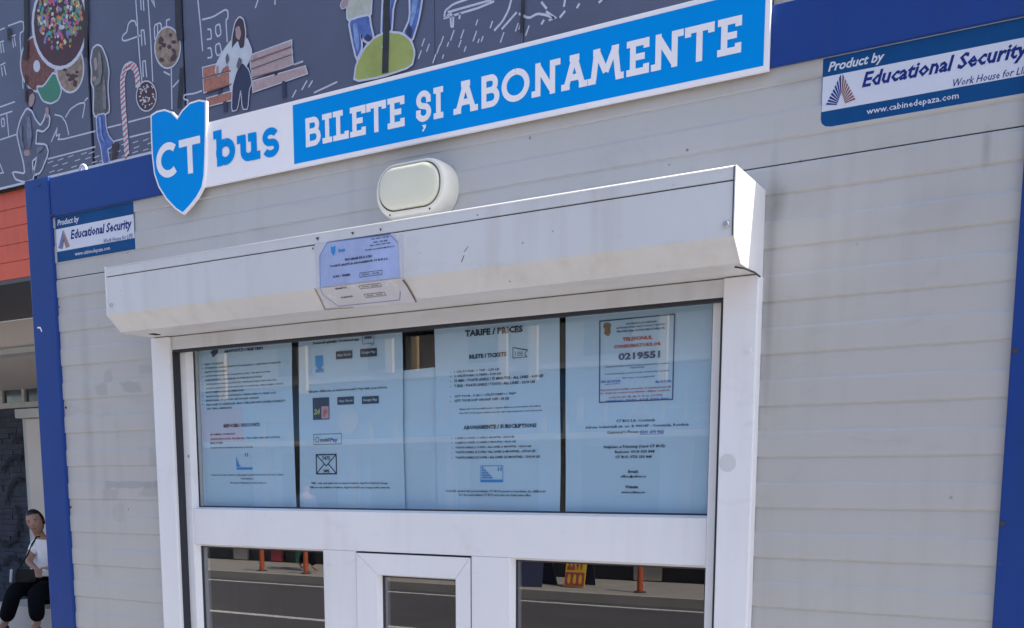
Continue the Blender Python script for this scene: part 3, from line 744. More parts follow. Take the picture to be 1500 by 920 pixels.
mb = MB(); rect_px(mb, p2, *z2(98,547), *z2(232,592), 0.0012)
a, b = p2.px(*z2(116,572)); mb.ribbon(p2, [(a+.005*math.cos(t*.5), b+.006*math.sin(t*.5)) for t in range(13)], .0014, OFF, True)
line_text(mb, p2, 'mobil', *z2(130,583), z2(174,583)[0], .009, .01, 0, OFF); mb.build('logo_frame', 'ink_soft', t2, fix=False)
mb = MB(); line_text(mb, p2, 'Pay', *z2(178,583), z2(214,583)[0], .009, .02, 0, OFF); mb.build('logo_text', 'ink_blue', t2, fix=False)
mb = MB()
a0, a1, b0, b1 = rect_px(mb, p2, *z2(110,645), *z2(208,736), 0.0026)
cx, cz = (a0+a1)/2, (b0+b1)/2
mb.ribbon(p2, [(a0,b1),(cx,cz-.004),(a1,b1)], .0022, OFF); mb.ribbon(p2, [(a0,b0),(cx-.006,cz+.001)], .0022, OFF); mb.ribbon(p2, [(a1,b0),(cx+.006,cz+.001)], .0022, OFF)
put_text(mb, p2, '7475', cx-.012, cx+.012, b1-.013, b1-.004, OFF, .02); put_text(mb, p2, 'SMS', cx-.009, cx+.009, b0+.003, b0+.010, OFF, .02)
mb.build('envelope_icon', 'ink', t2, fix=False)

# poster 3: prices
t3, p3 = poster('price_poster', ((635.5,479),(820,462.5),(820,753),(641,750)), 'third sheet from the left, headed TARIFE / PRICES with tickets and subscriptions')
def z3(x, y): return (590+x/2.968, 450+y/2.968)
rows = []; bul = MB()
for s, x0, y0, x1, h, bo in (('TARIFE / PRICES',272,130,523,.0135,.02),('BILETE / TICKETS',290,226,452,.0090,.02),
    ('1 CĂLĂTORIE / 1 TRIP - 2,50 LEI',225,286,420,.0056,.01),('2 CĂLĂTORII / 2 TRIPS - 5,00 LEI',225,305,428,.0056,.01),
    ('75 MIN - TOATE LINIILE / 75 MINUTES - ALL LINES - 4,00 LEI',225,327,611,.0056,.016),('7 ZILE - TOATE LINIILE / 7 DAYS - ALL LINES - 20,00 LEI',225,349,575,.0056,.016),
    ('CITY TOUR - 5 LEI / 1 CĂLĂTORIE* / 1 TRIP*',225,393,495,.0056,.016),('CITY TOUR HOP ON HOP OFF - 18 LEI',225,414,462,.0056,.016),
    ('*Biletul City Tour este valabil pentru o singură călătorie pe traseul turistic din stațiune',246,448,602,.0036,.012),
    ('*The CITY TOUR ticket is valid for one ride only on the touristic bus route in the resort',246,466,608,.0036,.012),
    ('ABONAMENTE / SUBSCRIPTIONS',265,533,583,.0088,.02),
    ('1 LINIE (1 LUNĂ) / 1 LINE (1 MONTH) - 50,00 LEI',230,574,485,.0052,.012),('2 LINII (1 LUNĂ) / 2 LINES (1 MONTH) - 80,00 LEI',230,594,492,.0052,.01),
    ('TOATE LINIILE (1 LUNĂ) / ALL LINES (1 MONTH) - 120,00 LEI',230,615,558,.0052,.016),('TOATE LINIILE (6 LUNI) / ALL LINES (6 MONTHS) - 670,00 LEI',230,637,577,.0052,.012),
    ('TOATE LINIILE (12 LUNI) / ALL LINES (12 MONTHS) - 1200,00 LEI',230,660,597,.0052,.016),
    ('Solicită cardul tău personalizat CT BUS pentru a beneficia de călătorii!',190,804,622,.0052,.006),('For the personalized CT BUS card visit our ticket sales office',246,821,560,.0052,.006)):
    u, v = z3(x0, y0); rows.append((s, u, v, z3(x1, y0)[0], h, bo))
    if x0 in (225, 230):
        a, b = p3.px(*z3(x0-16, y0+1)); bul.poly(p3, [(a+.0011*math.cos(t*1.05), b+.002+.0011*math.sin(t*1.05)) for t in range(6)], OFF)
words(t3, p3, rows); bul.build('bullet_mark', 'ink', t3, fix=False)['kind'] = 'stuff'
mb = MB()
tk = [p3.px(*z3(x,y)) for x, y in ((480,176),(543,188),(531,204),(541,216),(480,222))]
mb.ribbon(p3, tk, .0013, OFF, True); mb.ribbon(p3, [tk[0], p3.px(*z3(545,186))], .0010, OFF)
for k in range(3): mb.ribbon(p3, [p3.px(*z3(498,196+k*7)), p3.px(*z3(524,195+k*7))], .0009, OFF)
mb.ribbon(p3, [p3.px(*z3(490,192)), p3.px(*z3(490,215))], .0009, OFF)
mb.build('ticket_icon', 'ink', t3, fix=False)
bus_card(t3, p3, *z3(340,690), *z3(436,760))

# poster 4: contacts
t4, p4 = poster('contact_poster', ((828.5,457.5),(1058,436),(1040,757),(828,752)), 'rightmost sheet behind the window, consumer phone number notice over contact details')
def z4(x, y): return (820+x/4.379, 550+y/4.379)
def z5(x, y): return (860+x/6.133, 450+y/6.133)
rows = []
for s, x0, y0, x1, h, bo in (('CT BUS S.A. Constanța',363,303,612,.0056,.012),('Adresa: Industrială str. no. 8, 900147 - Constanța, România',165,343,828,.0056,.012),
    ("Customer's Phone:",303,375,508,.0056,.012),('HelpLine e-Ticketing (Card CT BUS):',283,469,680,.0056,.014),('Radcom: 0318 333 848',355,500,610,.0056,.012),
    ('CT BUS: 0733 333 848',357,533,592,.0056,.012),('Email:',440,626,505,.0056,.014),('office@ctbus.ro',390,656,557,.0052,.014),('Website:',420,724,505,.0056,.014),('www.ctbus.ro',395,756,547,.0046,.014)):
    u, v = z4(x0, y0); rows.append((s, u, v, z4(x1, y0)[0], h, bo))
words(t4, p4, rows)
mb = MB(); line_text(mb, p4, '0241 694 960', *z4(515,373), z4(668,373)[0], .0056, .012, 0, OFF)
a = p4.px(*z4(515,378)); b = p4.px(*z4(668,373)); mb.ribbon(p4, [(a[0],a[1]),(b[0],a[1])], .0008, OFF)
mb.build('phone_number', 'ink_blue', t4, fix=False)
nt4 = MB(); q = [p4.px(*c) for c in ((879,470.8),(988.5,460.5),(985.5,585),(878.5,589.5))]
nt4.ribbon(p4, [q[3], q[2], q[1], q[0]], .0022, OFF, True)
for s, x0, y0, x1, h, bo in (('GUVERNUL ROMÂNIEI',350,160,625,.0042,.012),('AUTORITATEA NAȚIONALĂ PENTRU',265,198,705,.0046,.014),('PROTECȚIA CONSUMATORILOR',270,233,702,.0046,.016),
    ('0219551',283,480,658,.0135,.022),('Comisariatul Județean pentru Protecția Consumatorilor Constanța',160,545,735,.0028,.01),('Regiunea Sud-Est',390,552,520,.0028,.01),
    ('Comisariatul Județean pentru Protecția Consumatorilor Constanța',160,610,740,.0028,.01),('Bdul. Tomis nr. 17, cod poștal 900675',320,644,610,.0028,.01)):
    line_text(nt4, p4, s, *z5(x0,y0), z5(x1,y0)[0], h, bo, 0, OFF)
nf = nt4.build('consumer_notice', mat('navy_ink', (0.03,0.06,0.14), 0.7), t4, fix=False)
mb = MB()
for s, x0, y0, x1, h, bo in (('TELEFONUL',320,308,590,.0070,.02),('CONSUMATORILOR',240,375,668,.0070,.02),('Reprezentantul unității comerciale, al consumatorului își',125,755,755,.0042,.008),
    ('au drept de control al prețurilor afișate conform',125,785,745,.0042,.008),('conform art. 68, din O.G. nr. 21/1992',195,821,680,.0042,.012)):
    line_text(mb, p4, s, *z5(x0,y0), z5(x1,y0)[0], h, bo, 0, OFF)
mb.build('red_text', 'ink_red', nf, fix=False)['kind'] = 'stuff'
mb = MB()
for x0, y0, x1 in ((125,672,303),(125,684,303),(165,700,298),(615,682,760),(615,672,755),(165,848,735)):
    line_text(mb, p4, 'telefon: 0241 694 960 fax', *z5(x0,y0), z5(x1,y0)[0], .0026, .02, 0, OFF)
mb.build('blue_text', 'ink_blue', nf, fix=False)['kind'] = 'stuff'
mb = MB(); c = p4.px(*z5(185,205))
mb.poly(p4, [(c[0]+dx, c[1]+dz) for dx, dz in ((-.008,.012),(-.003,.014),(.004,.013),(.008,.009),(.006,.002),(.007,-.006),(.003,-.012),(-.003,-.010),(-.007,-.006),(-.006,.002),(-.009,.006))], OFF); mb.build('emblem', 'emblem', nf, fix=False)
# blank sheet between the payment and price posters, hung lower; dark gap shows above it
pl = PY(0.036)
qd = [pl.px(*q) for q in ((589,543),(637,538),(644,751),(590,749))]
o = MB().poly(pl, qd).build('blank_sheet', 'paper', None, fix=False); tag(o, 'blank blue strip of paper between the payment sheet and the price sheet', 'paper')

# ================================================================== OPENING HOURS NOTICE taped on the shutter box
Z_B = 2.001
slope = Plane((0,-0.162,Z_B), (1,0,0), Vector((0,-0.038,0.035)).normalized(), Vector((0,-0.035,-0.038)).normalized())
hn = thing('opening_hours_notice', (-1.38,-0.163,2.04), 'crumpled opening hours notice in a plastic pocket taped to the shutter box', 'notice')
def zn(x, y): return (440+x/7.075, 330+y/7.075)
def front(x, y): return fp.px(*zn(x, y))
def sloped(x, y): return slope.px(*zn(x, y))
L0 = front(152,185); R0 = front(1062,92)
zbend = Z_B+.0015
mb = MB()
mb.poly(fp, [(L0[0],L0[1]),(R0[0],R0[1]),(R0[0]+.001,zbend),(L0[0]+.002,zbend)], .0005)
A = sloped(250,872); B = sloped(1205,795)
mb.poly(slope, [(L0[0]+.002,0.0),(R0[0]+.001,0.0),(B[0],B[1]),(A[0],A[1])], .0005)
mb.build('plastic_pocket', 'pocket', hn, fix=False)
mb = MB()
P = [front(285,178), front(930,98), front(1015,180)]; e = front(1045,400); f = front(205,420); h = front(205,320)
mb.poly(fp, [P[0], P[1], (P[2][0],P[2][1]), (e[0]-.004,zbend), (f[0],zbend), h], .0011)
mb.build('blue_sheet', 'notice', hn, fix=False)
mb = MB(); C2 = sloped(1030,770); D2 = sloped(400,835)
mb.poly(slope, [(f[0],0), (e[0]-.004,0), C2, D2, sloped(240,720)], .0011); mb.build('grey_sheet', 'pocket', hn, fix=False)
mb = MB()
mb.ribbon(fp, [h, P[0], P[1], P[2]], .0014, .0016); mb.ribbon(fp, [h, (f[0],zbend)], .0010, .0016)
mb.ribbon(slope, [(f[0],0), sloped(240,720), D2, C2, sloped(1040,680)], .0012, .0016)
mb.build('printed_border', mat('border_ink', (0.12,0.2,0.45), 0.6), hn, fix=False)
tx = MB()
def nrow(s, x0, y0, x1, h, bo=.015, pl=fp): line_text(tx, pl, s, *zn(x0,y0), zn(x1,y0)[0], h, bo, 0, .0018)
nrow('Tel.: 0341 172 001', 738,155,925,.0030); nrow('0341 176 200', 762,188,908,.0030); nrow('Fax.: 0241 694 960', 728,222,940,.0030); nrow('E-mail: secretariat@ctbus.ro', 680,268,985,.0030)
nrow('PROGRAM DE LUCRU', 468,372,752,.0048,.02); nrow('TONETĂ BILETE ȘI ABONAMENTE CT BUS S.A.', 312,440,918,.0052,.02)
nrow('LUNI - VINERI', 345,548,520,.0044,.02); nrow('SÂMBĂTĂ', 368,662,500,.0044,.02, fp if front(368,662)[1] > zbend else slope); nrow('DUMINICĂ', 430,752,560,.0044,.02, slope)
for (x0,y0,x1,y1,s,pl_) in ((622,475,852,540,'09:00 - 20:00',fp),(626,596,862,655,'09:00 - 20:00',slope),(680,690,905,745,'09:00 - 20:00',slope)):
    a0, b0 = pl_.px(*zn(x0,y1)); a1, b1 = pl_.px(*zn(x1,y1))[0], b0+.0078
    tx.ribbon(pl_, [(a0,b0),(a1,b0),(a1,b1),(a0,b1)], .0008, .0018, True)
    put_text(tx, pl_, s, a0+.006, a1-.006, b0+.0022, b1-.0022, .0018, .015)
tx.build('printed_text', 'ink', hn, fix=False)['kind'] = 'stuff'
mb = MB(); c = front(345,265)
mb.poly(fp, [(c[0]-.0055,c[1]+.009),(c[0],c[1]+.0065),(c[0]+.0055,c[1]+.010),(c[0]+.0055,c[1]-.002),(c[0]+.001,c[1]-.010),(c[0]-.005,c[1]-.003)], .0018)
line_text(mb, fp, 'bus', *zn(400,282), zn(470,282)[0], .0068, .03, 0, .0018); mb.build('logo', 'logo_blue', hn, fix=False)
# old tape: rusty edge on the right, tan edge on the left, black flecks at the top
mb = MB(); mb.ribbon(slope, [sloped(1065,560), sloped(1110,620), sloped(1150,690), sloped(1205,790)], .0035, .002); mb.build('tape_residue', 'rust', hn, fix=False)
mb = MB(); mb.ribbon(slope, [sloped(150,650), sloped(205,750), sloped(258,870)], .0025, .002); mb.ribbon(slope, [sloped(258,868), sloped(560,848)], .0015, .002)
mb.build('tape_residue', mat('tan_tape', (0.32,0.20,0.14), 0.7, 0.3, 60), hn, fix=False)
mb = MB()
for x, y, ww in ((545,85,24),(835,48,18),(180,140,30),(135,245,14)):
    a, b = front(x, y); k = ww/7.075*.0013
    mb.poly(fp, [(a-k,b+.002),(a+k,b+.0025),(a+k*.3,b-.002),(a+.001,b-.0035),(a-k*.2,b-.001)], .0015)
mb.build('tape_residue', 'seam', hn, fix=False)

# ================================================================== SHOP BUILDING BEHIND, LEFT
YF = 3.2
shop = thing('shop_building', (-8, 6, 0), 'shop building behind the booth with orange fascia and white canopy edge', 'building')
zf0, zf1 = 3.178, 3.817
bh = (zf1-zf0)/5
for k in range(5):
    boxo('cladding_board', 'orange', shop, -20, 6, YF, YF+0.05, zf0+k*bh+0.0015, zf0+(k+1)*bh-0.0015, 0.003)
boxo('upper_wall', 'render_white', shop, -20, 6, YF+0.06, YF+0.3, zf0+0.01, 8.0)
boxo('underside', 'dark_clad', shop, -20, 6, YF+0.0, 4.28, zf0-0.03, zf0-0.001)
boxo('bulkhead', 'grey_clad', shop, -20, 6, 4.28, 4.4, 2.892, zf0-0.031)
boxo('canopy_edge', 'render_white', shop, -20, 6, 4.25, 4.41, 2.838, 2.891, 0.004)
mb = MB(); mb.v = [(-20,4.41,2.845),(6,4.41,2.845),(6,5.75,2.70),(-20,5.75,2.70),(-20,4.41,2.875),(6,4.41,2.875),(6,5.75,2.75),(-20,5.75,2.75)]
mb.f = [(0,1,2,3),(7,6,5,4),(0,4,5,1),(3,2,6,7),(0,3,7,4),(1,5,6,2)]; mb.build('soffit', 'grey_clad', shop)
# back wall of rough dark stone blocks
wall = boxo('back_wall', 'dark_stone', shop, -20, 6, 5.66, 5.9, 0, 2.72)
rnd = random.Random(3); z = 0.0; nb = 0
blocks = MB()
while z < 2.38:
    h = rnd.uniform(.055,.085); x = -12.4
    while x < -9.9:
        l = rnd.uniform(.14,.38)
        d = rnd.uniform(.0,.018)
        blocks.box(x+.0015, x+l-.0015, 5.63-d, 5.67, z+.0015, min(z+h,2.4)-.0015); x += l
    z += h
o = blocks.build('stone_course', 'dark_stone', wall); o['kind'] = 'stuff'
mb = MB(); gp = PY(5.585)
for pts in (((2,690),(14,672),(30,668),(26,680)), ((8,740),(14,715),(24,700),(32,705)), ((0,790),(6,800),(22,790),(28,760),(22,740)), ((18,650),(24,640),(32,648)), ((4,830),(14,815),(28,822))):
    mb.ribbon(gp, [gp.px(*q) for q in pts], .045, 0)
mb.build('graffiti_line', 'graffiti', wall, fix=False)
win = boxo('window_frame', 'render_white', shop, -20, -9.9, 5.60, 5.66, 2.50, 2.56)
for k in range(14):
    x = -12.6+k*0.42
    if x < -9.9: boxo('mullion', 'render_white', win, x, x+0.05, 5.61, 5.65, 2.56, 2.71)
boxo('pane', 'shop_glass', win, -20, -9.9, 5.64, 5.655, 2.56, 2.71)
# square column with capital
c0 = W(31, 620, 5.0).x; c1 = W(63, 620, 5.0).x
colm = boxo('column', 'render_white', shop, c0+0.02, c1+0.1, 5.0, 5.35, 0, 2.40, 0.012)
boxo('column_face', 'grey_clad', shop, c0+0.10, c1+0.06, 4.985, 4.999, 0.1, 2.30)
boxo('capital', 'render_white', shop, c0, c1+0.3, 4.93, 5.40, 2.31, 2.405, 0.01)
boxo('ledge', 'grey_clad', shop, -9.9, -8.2, 4.38, 4.93, 0.0, 0.40, 0.015)

# ---- printed banner on the shop's upper wall
mural = thing('mural_banner', (-5, 3.1, 3.82), 'slate grey banner of chalk drawings, sweets and people behind the booth', 'banner')
YM = 3.15; pm = PY(YM)
edges = [-14.0]+[pm.px(u, 60)[0] for u in (40, 128, 268, 570, 637, 767)]+[pm.px(1128,40)[0]]
gaps = [0.03, 0.03, 0.02, 0.035, 0.004, 0.006]
for k in range(len(edges)-1):
    x0 = edges[k]+(gaps[k-1]/2 if k > 0 else 0); x1 = edges[k+1]-(gaps[k]/2 if k < len(gaps) else 0)
    boxo('banner_panel', 'slate', mural, x0, x1, YM, YM+0.012, 3.826, 6.6)
boxo('backing', 'tear', mural, -14, edges[-1], YM+0.02, YM+0.05, 3.83, 6.6)
boxo('hem', 'chalk', mural, -14, edges[-1], YM-0.003, YM-0.001, 3.822, 3.838)
M['skinp'] = mat('print_skin', (0.34,0.24,0.25), 0.7); M['suit'] = mat('print_suit', (0.10,0.11,0.17), 0.7, 0.3, 30); M['hairp'] = mat('print_hair', (0.05,0.03,0.04), 0.7)
M['jeans'] = mat('print_jeans', (0.08,0.13,0.38), 0.7, 0.45, 26); M['coat'] = mat('print_coat', (0.11,0.11,0.12), 0.7, 0.4, 34)
M['choc'] = mat('print_choc', (0.07,0.03,0.04), 0.7, 0.2, 20); M['donut'] = mat('print_donut', (0.17,0.065,0.06), 0.7, 0.5, 45)
M['cookie'] = mat('print_cookie', (0.27,0.20,0.16), 0.7, 0.6, 30); M['greenp'] = mat('print_green', (0.05,0.20,0.13), 0.7, 0.1, 6)
M['lime'] = mat('print_lime', (0.32,0.36,0.10), 0.7, 0.2, 5); M['whitep'] = mat('print_white', (0.50,0.52,0.58), 0.7, 0.12, 12)
M['redp'] = mat('print_red', (0.42,0.06,0.08), 0.7); M['wood1'] = mat('print_wood', (0.38,0.15,0.11), 0.7, 0.3, 40); M['wood2'] = mat('print_pale_wood', (0.42,0.30,0.30), 0.7, 0.2, 40)
M['navy'] = mat('print_navy', (0.03,0.035,0.08), 0.7)
class Draw:
    """collects flat print by colour on the banner; later shapes lie on top"""
    def __init__(s): s.n = 0
    def sub(s, name, m, parent=None):
        s.n += 1; mb = MB(); mb.base = 0.0005+s.n*0.00012; mb.nm = name; mb.mt = m; mb.parent = parent; return mb
D = Draw()
def P_(pts): return [pm.px(*q) for q in pts]
def ell(cx, cy, rx, ry, n=28, a=0): return [(cx+rx*math.cos(2*math.pi*k/n), cy+ry*math.sin(2*math.pi*k/n)+a*rx*math.cos(2*math.pi*k/n)) for k in range(n)]
def chaikin(pts, closed=True, it=1, cut=.16):
    for _ in range(it):
        n = len(pts); q = [] if closed else [pts[0]]
        for k in range(n if closed else n-1):
            a, b = pts[k], pts[(k+1)%n]
            q += [(a[0]*(1-cut)+b[0]*cut, a[1]*(1-cut)+b[1]*cut), (a[0]*cut+b[0]*(1-cut), a[1]*cut+b[1]*(1-cut))]
        if not closed: q.append(pts[-1])
        pts = q
    return pts
def shape(name, m, polys, outline=0.0, parent=None):
    if 'bench' not in name: polys = [chaikin(p) if len(p) < 24 or 'man' in name else p for p in polys]
    if outline:
        for pts in polys:
            b = D.sub(name, 'chalk'); b.ribbon(pm, P_(pts), outline*1.7, b.base, True); b.build('chalk_outline', 'chalk', mural, fix=False)
    for pts in polys:
        b = D.sub(name, m); b.poly(pm, P_(pts), b.base); b.build(name, m, mural, fix=False)
def lines(name, m, ls, wd=0.011):
    D.n += 1; base = D.n
    for pts in ls:
        if len(pts) > 3: pts = chaikin(pts, False, 1)
        b = D.sub(name, m); D.n = base; b.ribbon(pm, P_(pts), wd, b.base); b.build(name, m, mural, fix=False)
# chalk line work
lines('chalk_line', 'chalk', [
  [(0,44),(7,41)],[(12,38),(34,30),(35,45),(29,49),(31,80),(34,130)],
  [(0,62),(6,60)],[(1,64),(2,78)],[(4,63),(6,77)],[(16,54),(23,51)],[(18,56),(20,70)],[(21,54),(23,68)],[(0,96),(8,92)],[(2,98),(4,112)],[(6,96),(9,110)],
  [(0,157),(22,149)],[(0,169),(18,163)],[(10,167),(13,200)],[(2,175),(6,173),(7,184),(3,186),(2,175)],[(0,205),(24,197)],[(0,240),(5,253),(0,254)],
  [(80,168),(90,170),(97,180),(101,198)],[(96,172),(103,160),(115,152),(125,150),(121,173)],[(124,148),(129,143)],
  [(75,208),(82,192),(84,187),(82,200),(88,196),(85,206),(140,192)],[(150,189),(178,182)],[(188,179),(222,170)],
  [(70,233),(140,215)],[(160,209),(182,203)],[(190,201),(222,193)],
  [(199,0),(202,45),(205,90),(209,130)],[(217,0),(221,60),(224,120)],[(206,0),(207,15)],[(210,0),(211,16)],
  [(207,45),(208,67)],[(211,44),(213,66)],[(206,45),(211,44)],[(209,90),(210,113)],[(213,90),(215,113)],[(209,90),(214,89)],
  [(200,38),(198,31),(193,30),(188,35),(186,47),(180,52),(179,59),(184,60),(206,52)],
  [(227,58),(226,37),(236,33),(237,50)],[(231,50),(231,37)],[(244,42),(244,30),(249,28)],
  [(251,100),(252,160)],[(240,105),(249,110)],[(253,128),(263,117)],
  [(290,0),(294,40),(297,75)],[(296,29),(312,25),(330,14),(334,16),(334,27),(331,29),(333,62)],
  [(304,43),(309,43),(310,57),(303,58)],[(316,38),(322,35),(324,50),(319,54),(316,48),(316,38)],[(304,71),(309,70),(311,84),(304,85)],[(316,66),(322,63),(325,78),(319,82),(316,76),(316,66)],
  [(222,0),(227,10),(225,0)],[(374,12),(378,0)],[(403,7),(403,0)],
  [(296,133),(285,137),(270,139),(269,145),(276,147),(274,152)],[(430,95),(444,90)],[(460,136),(494,120)],[(442,132),(450,118)],[(452,128),(458,118)],[(428,143),(434,132)],
], 0.010)
lines('chalk_line', 'chalk', [
  [(651,26),(652,16),(664,6),(690,-3)],[(650,27),(700,12),(724,2)],[(656,18),(720,0)],[(655,23),(662,20)],[(660,24),(661,39),(664,39),(664,22)],[(673,28),(674,19)],
  [(749,0),(745,15),(736,32),(724,45)],[(735,43),(757,18)],[(760,20),(775,27),(787,20),(800,22),(812,27)],[(800,17),(813,26),(804,30)],[(793,3),(801,13)],[(826,10),(828,0)],
  [(820,26),(828,16)],[(845,12),(849,5)],[(877,4),(882,0)],[(793,36),(797,29)],
],0.012)
b = D.sub('chalk_dash', 'chalk'); rr = random.Random(5)
for (u, v) in ((613,80),(640,72),(645,60),(660,52),(675,50),(693,53),(700,60),(718,36),(733,55),(755,40),(770,45),(655,65),(672,64),(705,57),(625,70),(618,62),(648,83),(680,72),(697,33),(760,36),(634,86)):
    l = rr.uniform(3,8); b.ribbon(pm, P_([(u,v+l),(u+l*.7,v-l)]), .008, b.base)
b.build('chalk_dash', 'chalk', mural, fix=False)['kind'] = 'stuff'
b = D.sub('paving_dash', 'chalk')
for j in range(6):
    for i in range(11):
        u = 72+i*15+rr.uniform(-3,3)+(j%2)*7; v = 238+j*8-(u-72)*.235+rr.uniform(-1,1)
        b.ribbon(pm, P_([(u,v),(u+8,v-3)]), .006, b.base)
b.build('paving_dash', 'chalk', mural, fix=False)['kind'] = 'stuff'
# sweets
shape('donut_print', 'donut', [ell(56,93,25,40)], .016)
shape('donut_hole', 'chalk', [ell(54,97,5,9,14)])
shape('cookie_print', 'cookie', [ell(103,100,19,34)], .016)
shape('green_balloon', 'greenp', [[(54,128),(64,128),(80,105),(90,132),(86,145),(75,151),(63,147)]], .014)
b = D.sub('chip', 'choc')
for k in range(16): b.poly(pm, P_(ell(103+rr.uniform(-11,11), 105+rr.uniform(-22,22), rr.uniform(2,4), rr.uniform(2,4), 7)), b.base)
b.build('chocolate_chip', 'choc', mural, fix=False)['kind'] = 'stuff'
shape('donut_print', 'choc', [ell(88,34,38,63)], .03)
cols = [(0.5,0.1,0.12),(0.1,0.2,0.5),(0.5,0.48,0.3),(0.08,0.3,0.3),(0.5,0.5,0.55),(0.5,0.22,0.05),(0.35,0.12,0.3),(0.12,0.3,0.12)]
for ci, cc in enumerate(cols):
    mt = mat('sprinkle_%s' % 'abcdefgh'[ci], cc, 0.7); b = D.sub('sprinkle', mt)
    for k in range(40):
        t = rr.uniform(0,6.28); r_ = math.sqrt(rr.random()); u = 88+32*r_*math.cos(t); v = 24+50*r_*math.sin(t)
        if v > 50 and rr.random() < .55: continue
        a_ = rr.uniform(0,3.14); l = rr.uniform(3,7.5)
        b.ribbon(pm, P_([(u,v),(u+l*.6*math.cos(a_),v+l*math.sin(a_))]), rr.uniform(.014,.030), b.base)
    b.build('sprinkle', mt, mural, fix=False)['kind'] = 'stuff'
shape('cookie_print', 'cookie', [ell(246,70,18,29)], .012)
b = D.sub('chip', 'choc')
for k in range(14): b.poly(pm, P_(ell(246+rr.uniform(-12,12), 70+rr.uniform(-20,20), rr.uniform(2,4), rr.uniform(2,5), 7)), b.base)
b.build('chocolate_chip', 'choc', mural, fix=False)['kind'] = 'stuff'
shape('sprinkled_ball', 'choc', [ell(215,141,14,21)], .010)
b = D.sub('chip', 'whitep')
for k in range(46):
    t = rr.uniform(0,6.28); r_ = math.sqrt(rr.random()); u = 215+12*r_*math.cos(t); v = 141+18*r_*math.sin(t); b.ribbon(pm, P_([(u,v),(u+2,v+rr.uniform(-2,2))]), .008, b.base)
b.build('sprinkle', 'whitep', mural, fix=False)['kind'] = 'stuff'
cane = [(187,229),(184,190),(181,150),(180,115),(184,100),(192,95),(199,100),(202,112),(203,128)]
lines('candy_cane', 'whitep', [cane], .048)
b = D.sub('cane_stripe', 'redp')
for k in range(len(cane)-1):
    n = max(2, int(math.hypot(cane[k+1][0]-cane[k][0], cane[k+1][1]-cane[k][1])/7))
    for j in range(n):
        t = j/n; u = cane[k][0]*(1-t)+cane[k+1][0]*t; v = cane[k][1]*(1-t)+cane[k+1][1]*t
        b.ribbon(pm, P_([(u-3,v+4),(u+3,v-3)]), .011, b.base)
b.build('cane_stripe', 'redp', mural, fix=False)['kind'] = 'stuff'
# kneeling man
shape('printed_man', 'suit', [[(40,160),(47,164),(52,176),(60,186),(66,176),(68,168),(73,172),(72,184),(64,192),(54,189),(53,205),(52,212),(68,213),(71,224),(60,252),(50,256),(56,228),(47,236),(50,262),(38,266),(24,262),(20,253),(38,256),(36,238),(30,215),(26,196),(31,176)]], .016)
shape('printed_man_face', 'skinp', [[(43,140),(49,134),(52,143),(50,152),(46,158),(42,152)],[(67,158),(72,157),(72,173),(68,172)],[(35,221),(44,219),(44,228),(37,229)]])
shape('printed_man_hair', 'hairp', [[(38,146),(38,136),(43,130),(49,131),(50,136),(44,140),(43,152),(41,155)]])
# standing woman in a hooded coat
shape('printed_coat', 'coat', [[(134,90),(137,72),(143,67),(150,70),(157,88),(160,105),(158,130),(161,163),(153,168),(138,170),(139,130),(135,120),(136,104)]], .014)
shape('printed_jeans', 'jeans', [[(142,170),(155,167),(156,188),(160,200),(168,210),(162,217),(158,218),(161,238),(152,240),(149,215),(144,200)]], .010)
shape('printed_face', 'skinp', [[(138,86),(142,84),(144,98),(140,106)],[(136,113),(142,112),(141,118),(137,120)]])
shape('printed_shoe', 'hairp', [[(164,212),(172,208),(175,213),(171,232),(164,236),(166,222)]])
# bench and sitting woman
shape('printed_bench', 'wood1', [[(298,100),(338,90),(339,103),(299,115)],[(299,117),(340,106),(341,122),(300,136)],[(304,145),(342,134),(343,146),(305,156)]], .008)
shape('printed_bench', 'wood2', [[(368,82),(428,60),(428,68),(369,90)],[(368,92),(428,71),(429,79),(369,101)],[(370,104),(429,83),(430,94),(371,115)],[(371,120),(448,98),(451,108),(372,135)]], .008)
shape('bench_leg', 'navy', [[(414,120),(419,119),(420,143),(415,145)],[(328,150),(333,148),(334,163),(329,165)],[(320,130),(325,128),(326,138),(321,140)],[(403,106),(408,104),(408,110),(404,112)]])
shape('printed_blouse', 'whitep', [[(341,60),(348,66),(362,56),(370,76),(366,88),(360,100),(352,110),(345,132),(339,134),(338,92),(326,100),(322,112),(317,105),(320,92),(330,74)]], .010)
shape('printed_trousers', 'navy', [[(348,106),(356,92),(366,104),(370,122),(366,132),(364,160),(357,160),(354,128),(349,161),(341,163),(342,128)]], .008)
shape('printed_hair', 'hairp', [[(346,34),(352,26),(358,30),(361,48),(359,70),(353,72),(350,60),(345,66),(341,72),(342,54)]], .010)
shape('printed_face', 'skinp', [[(346,42),(352,38),(355,50),(352,60),(347,56)],[(318,98),(322,96),(322,112),(318,110)]])
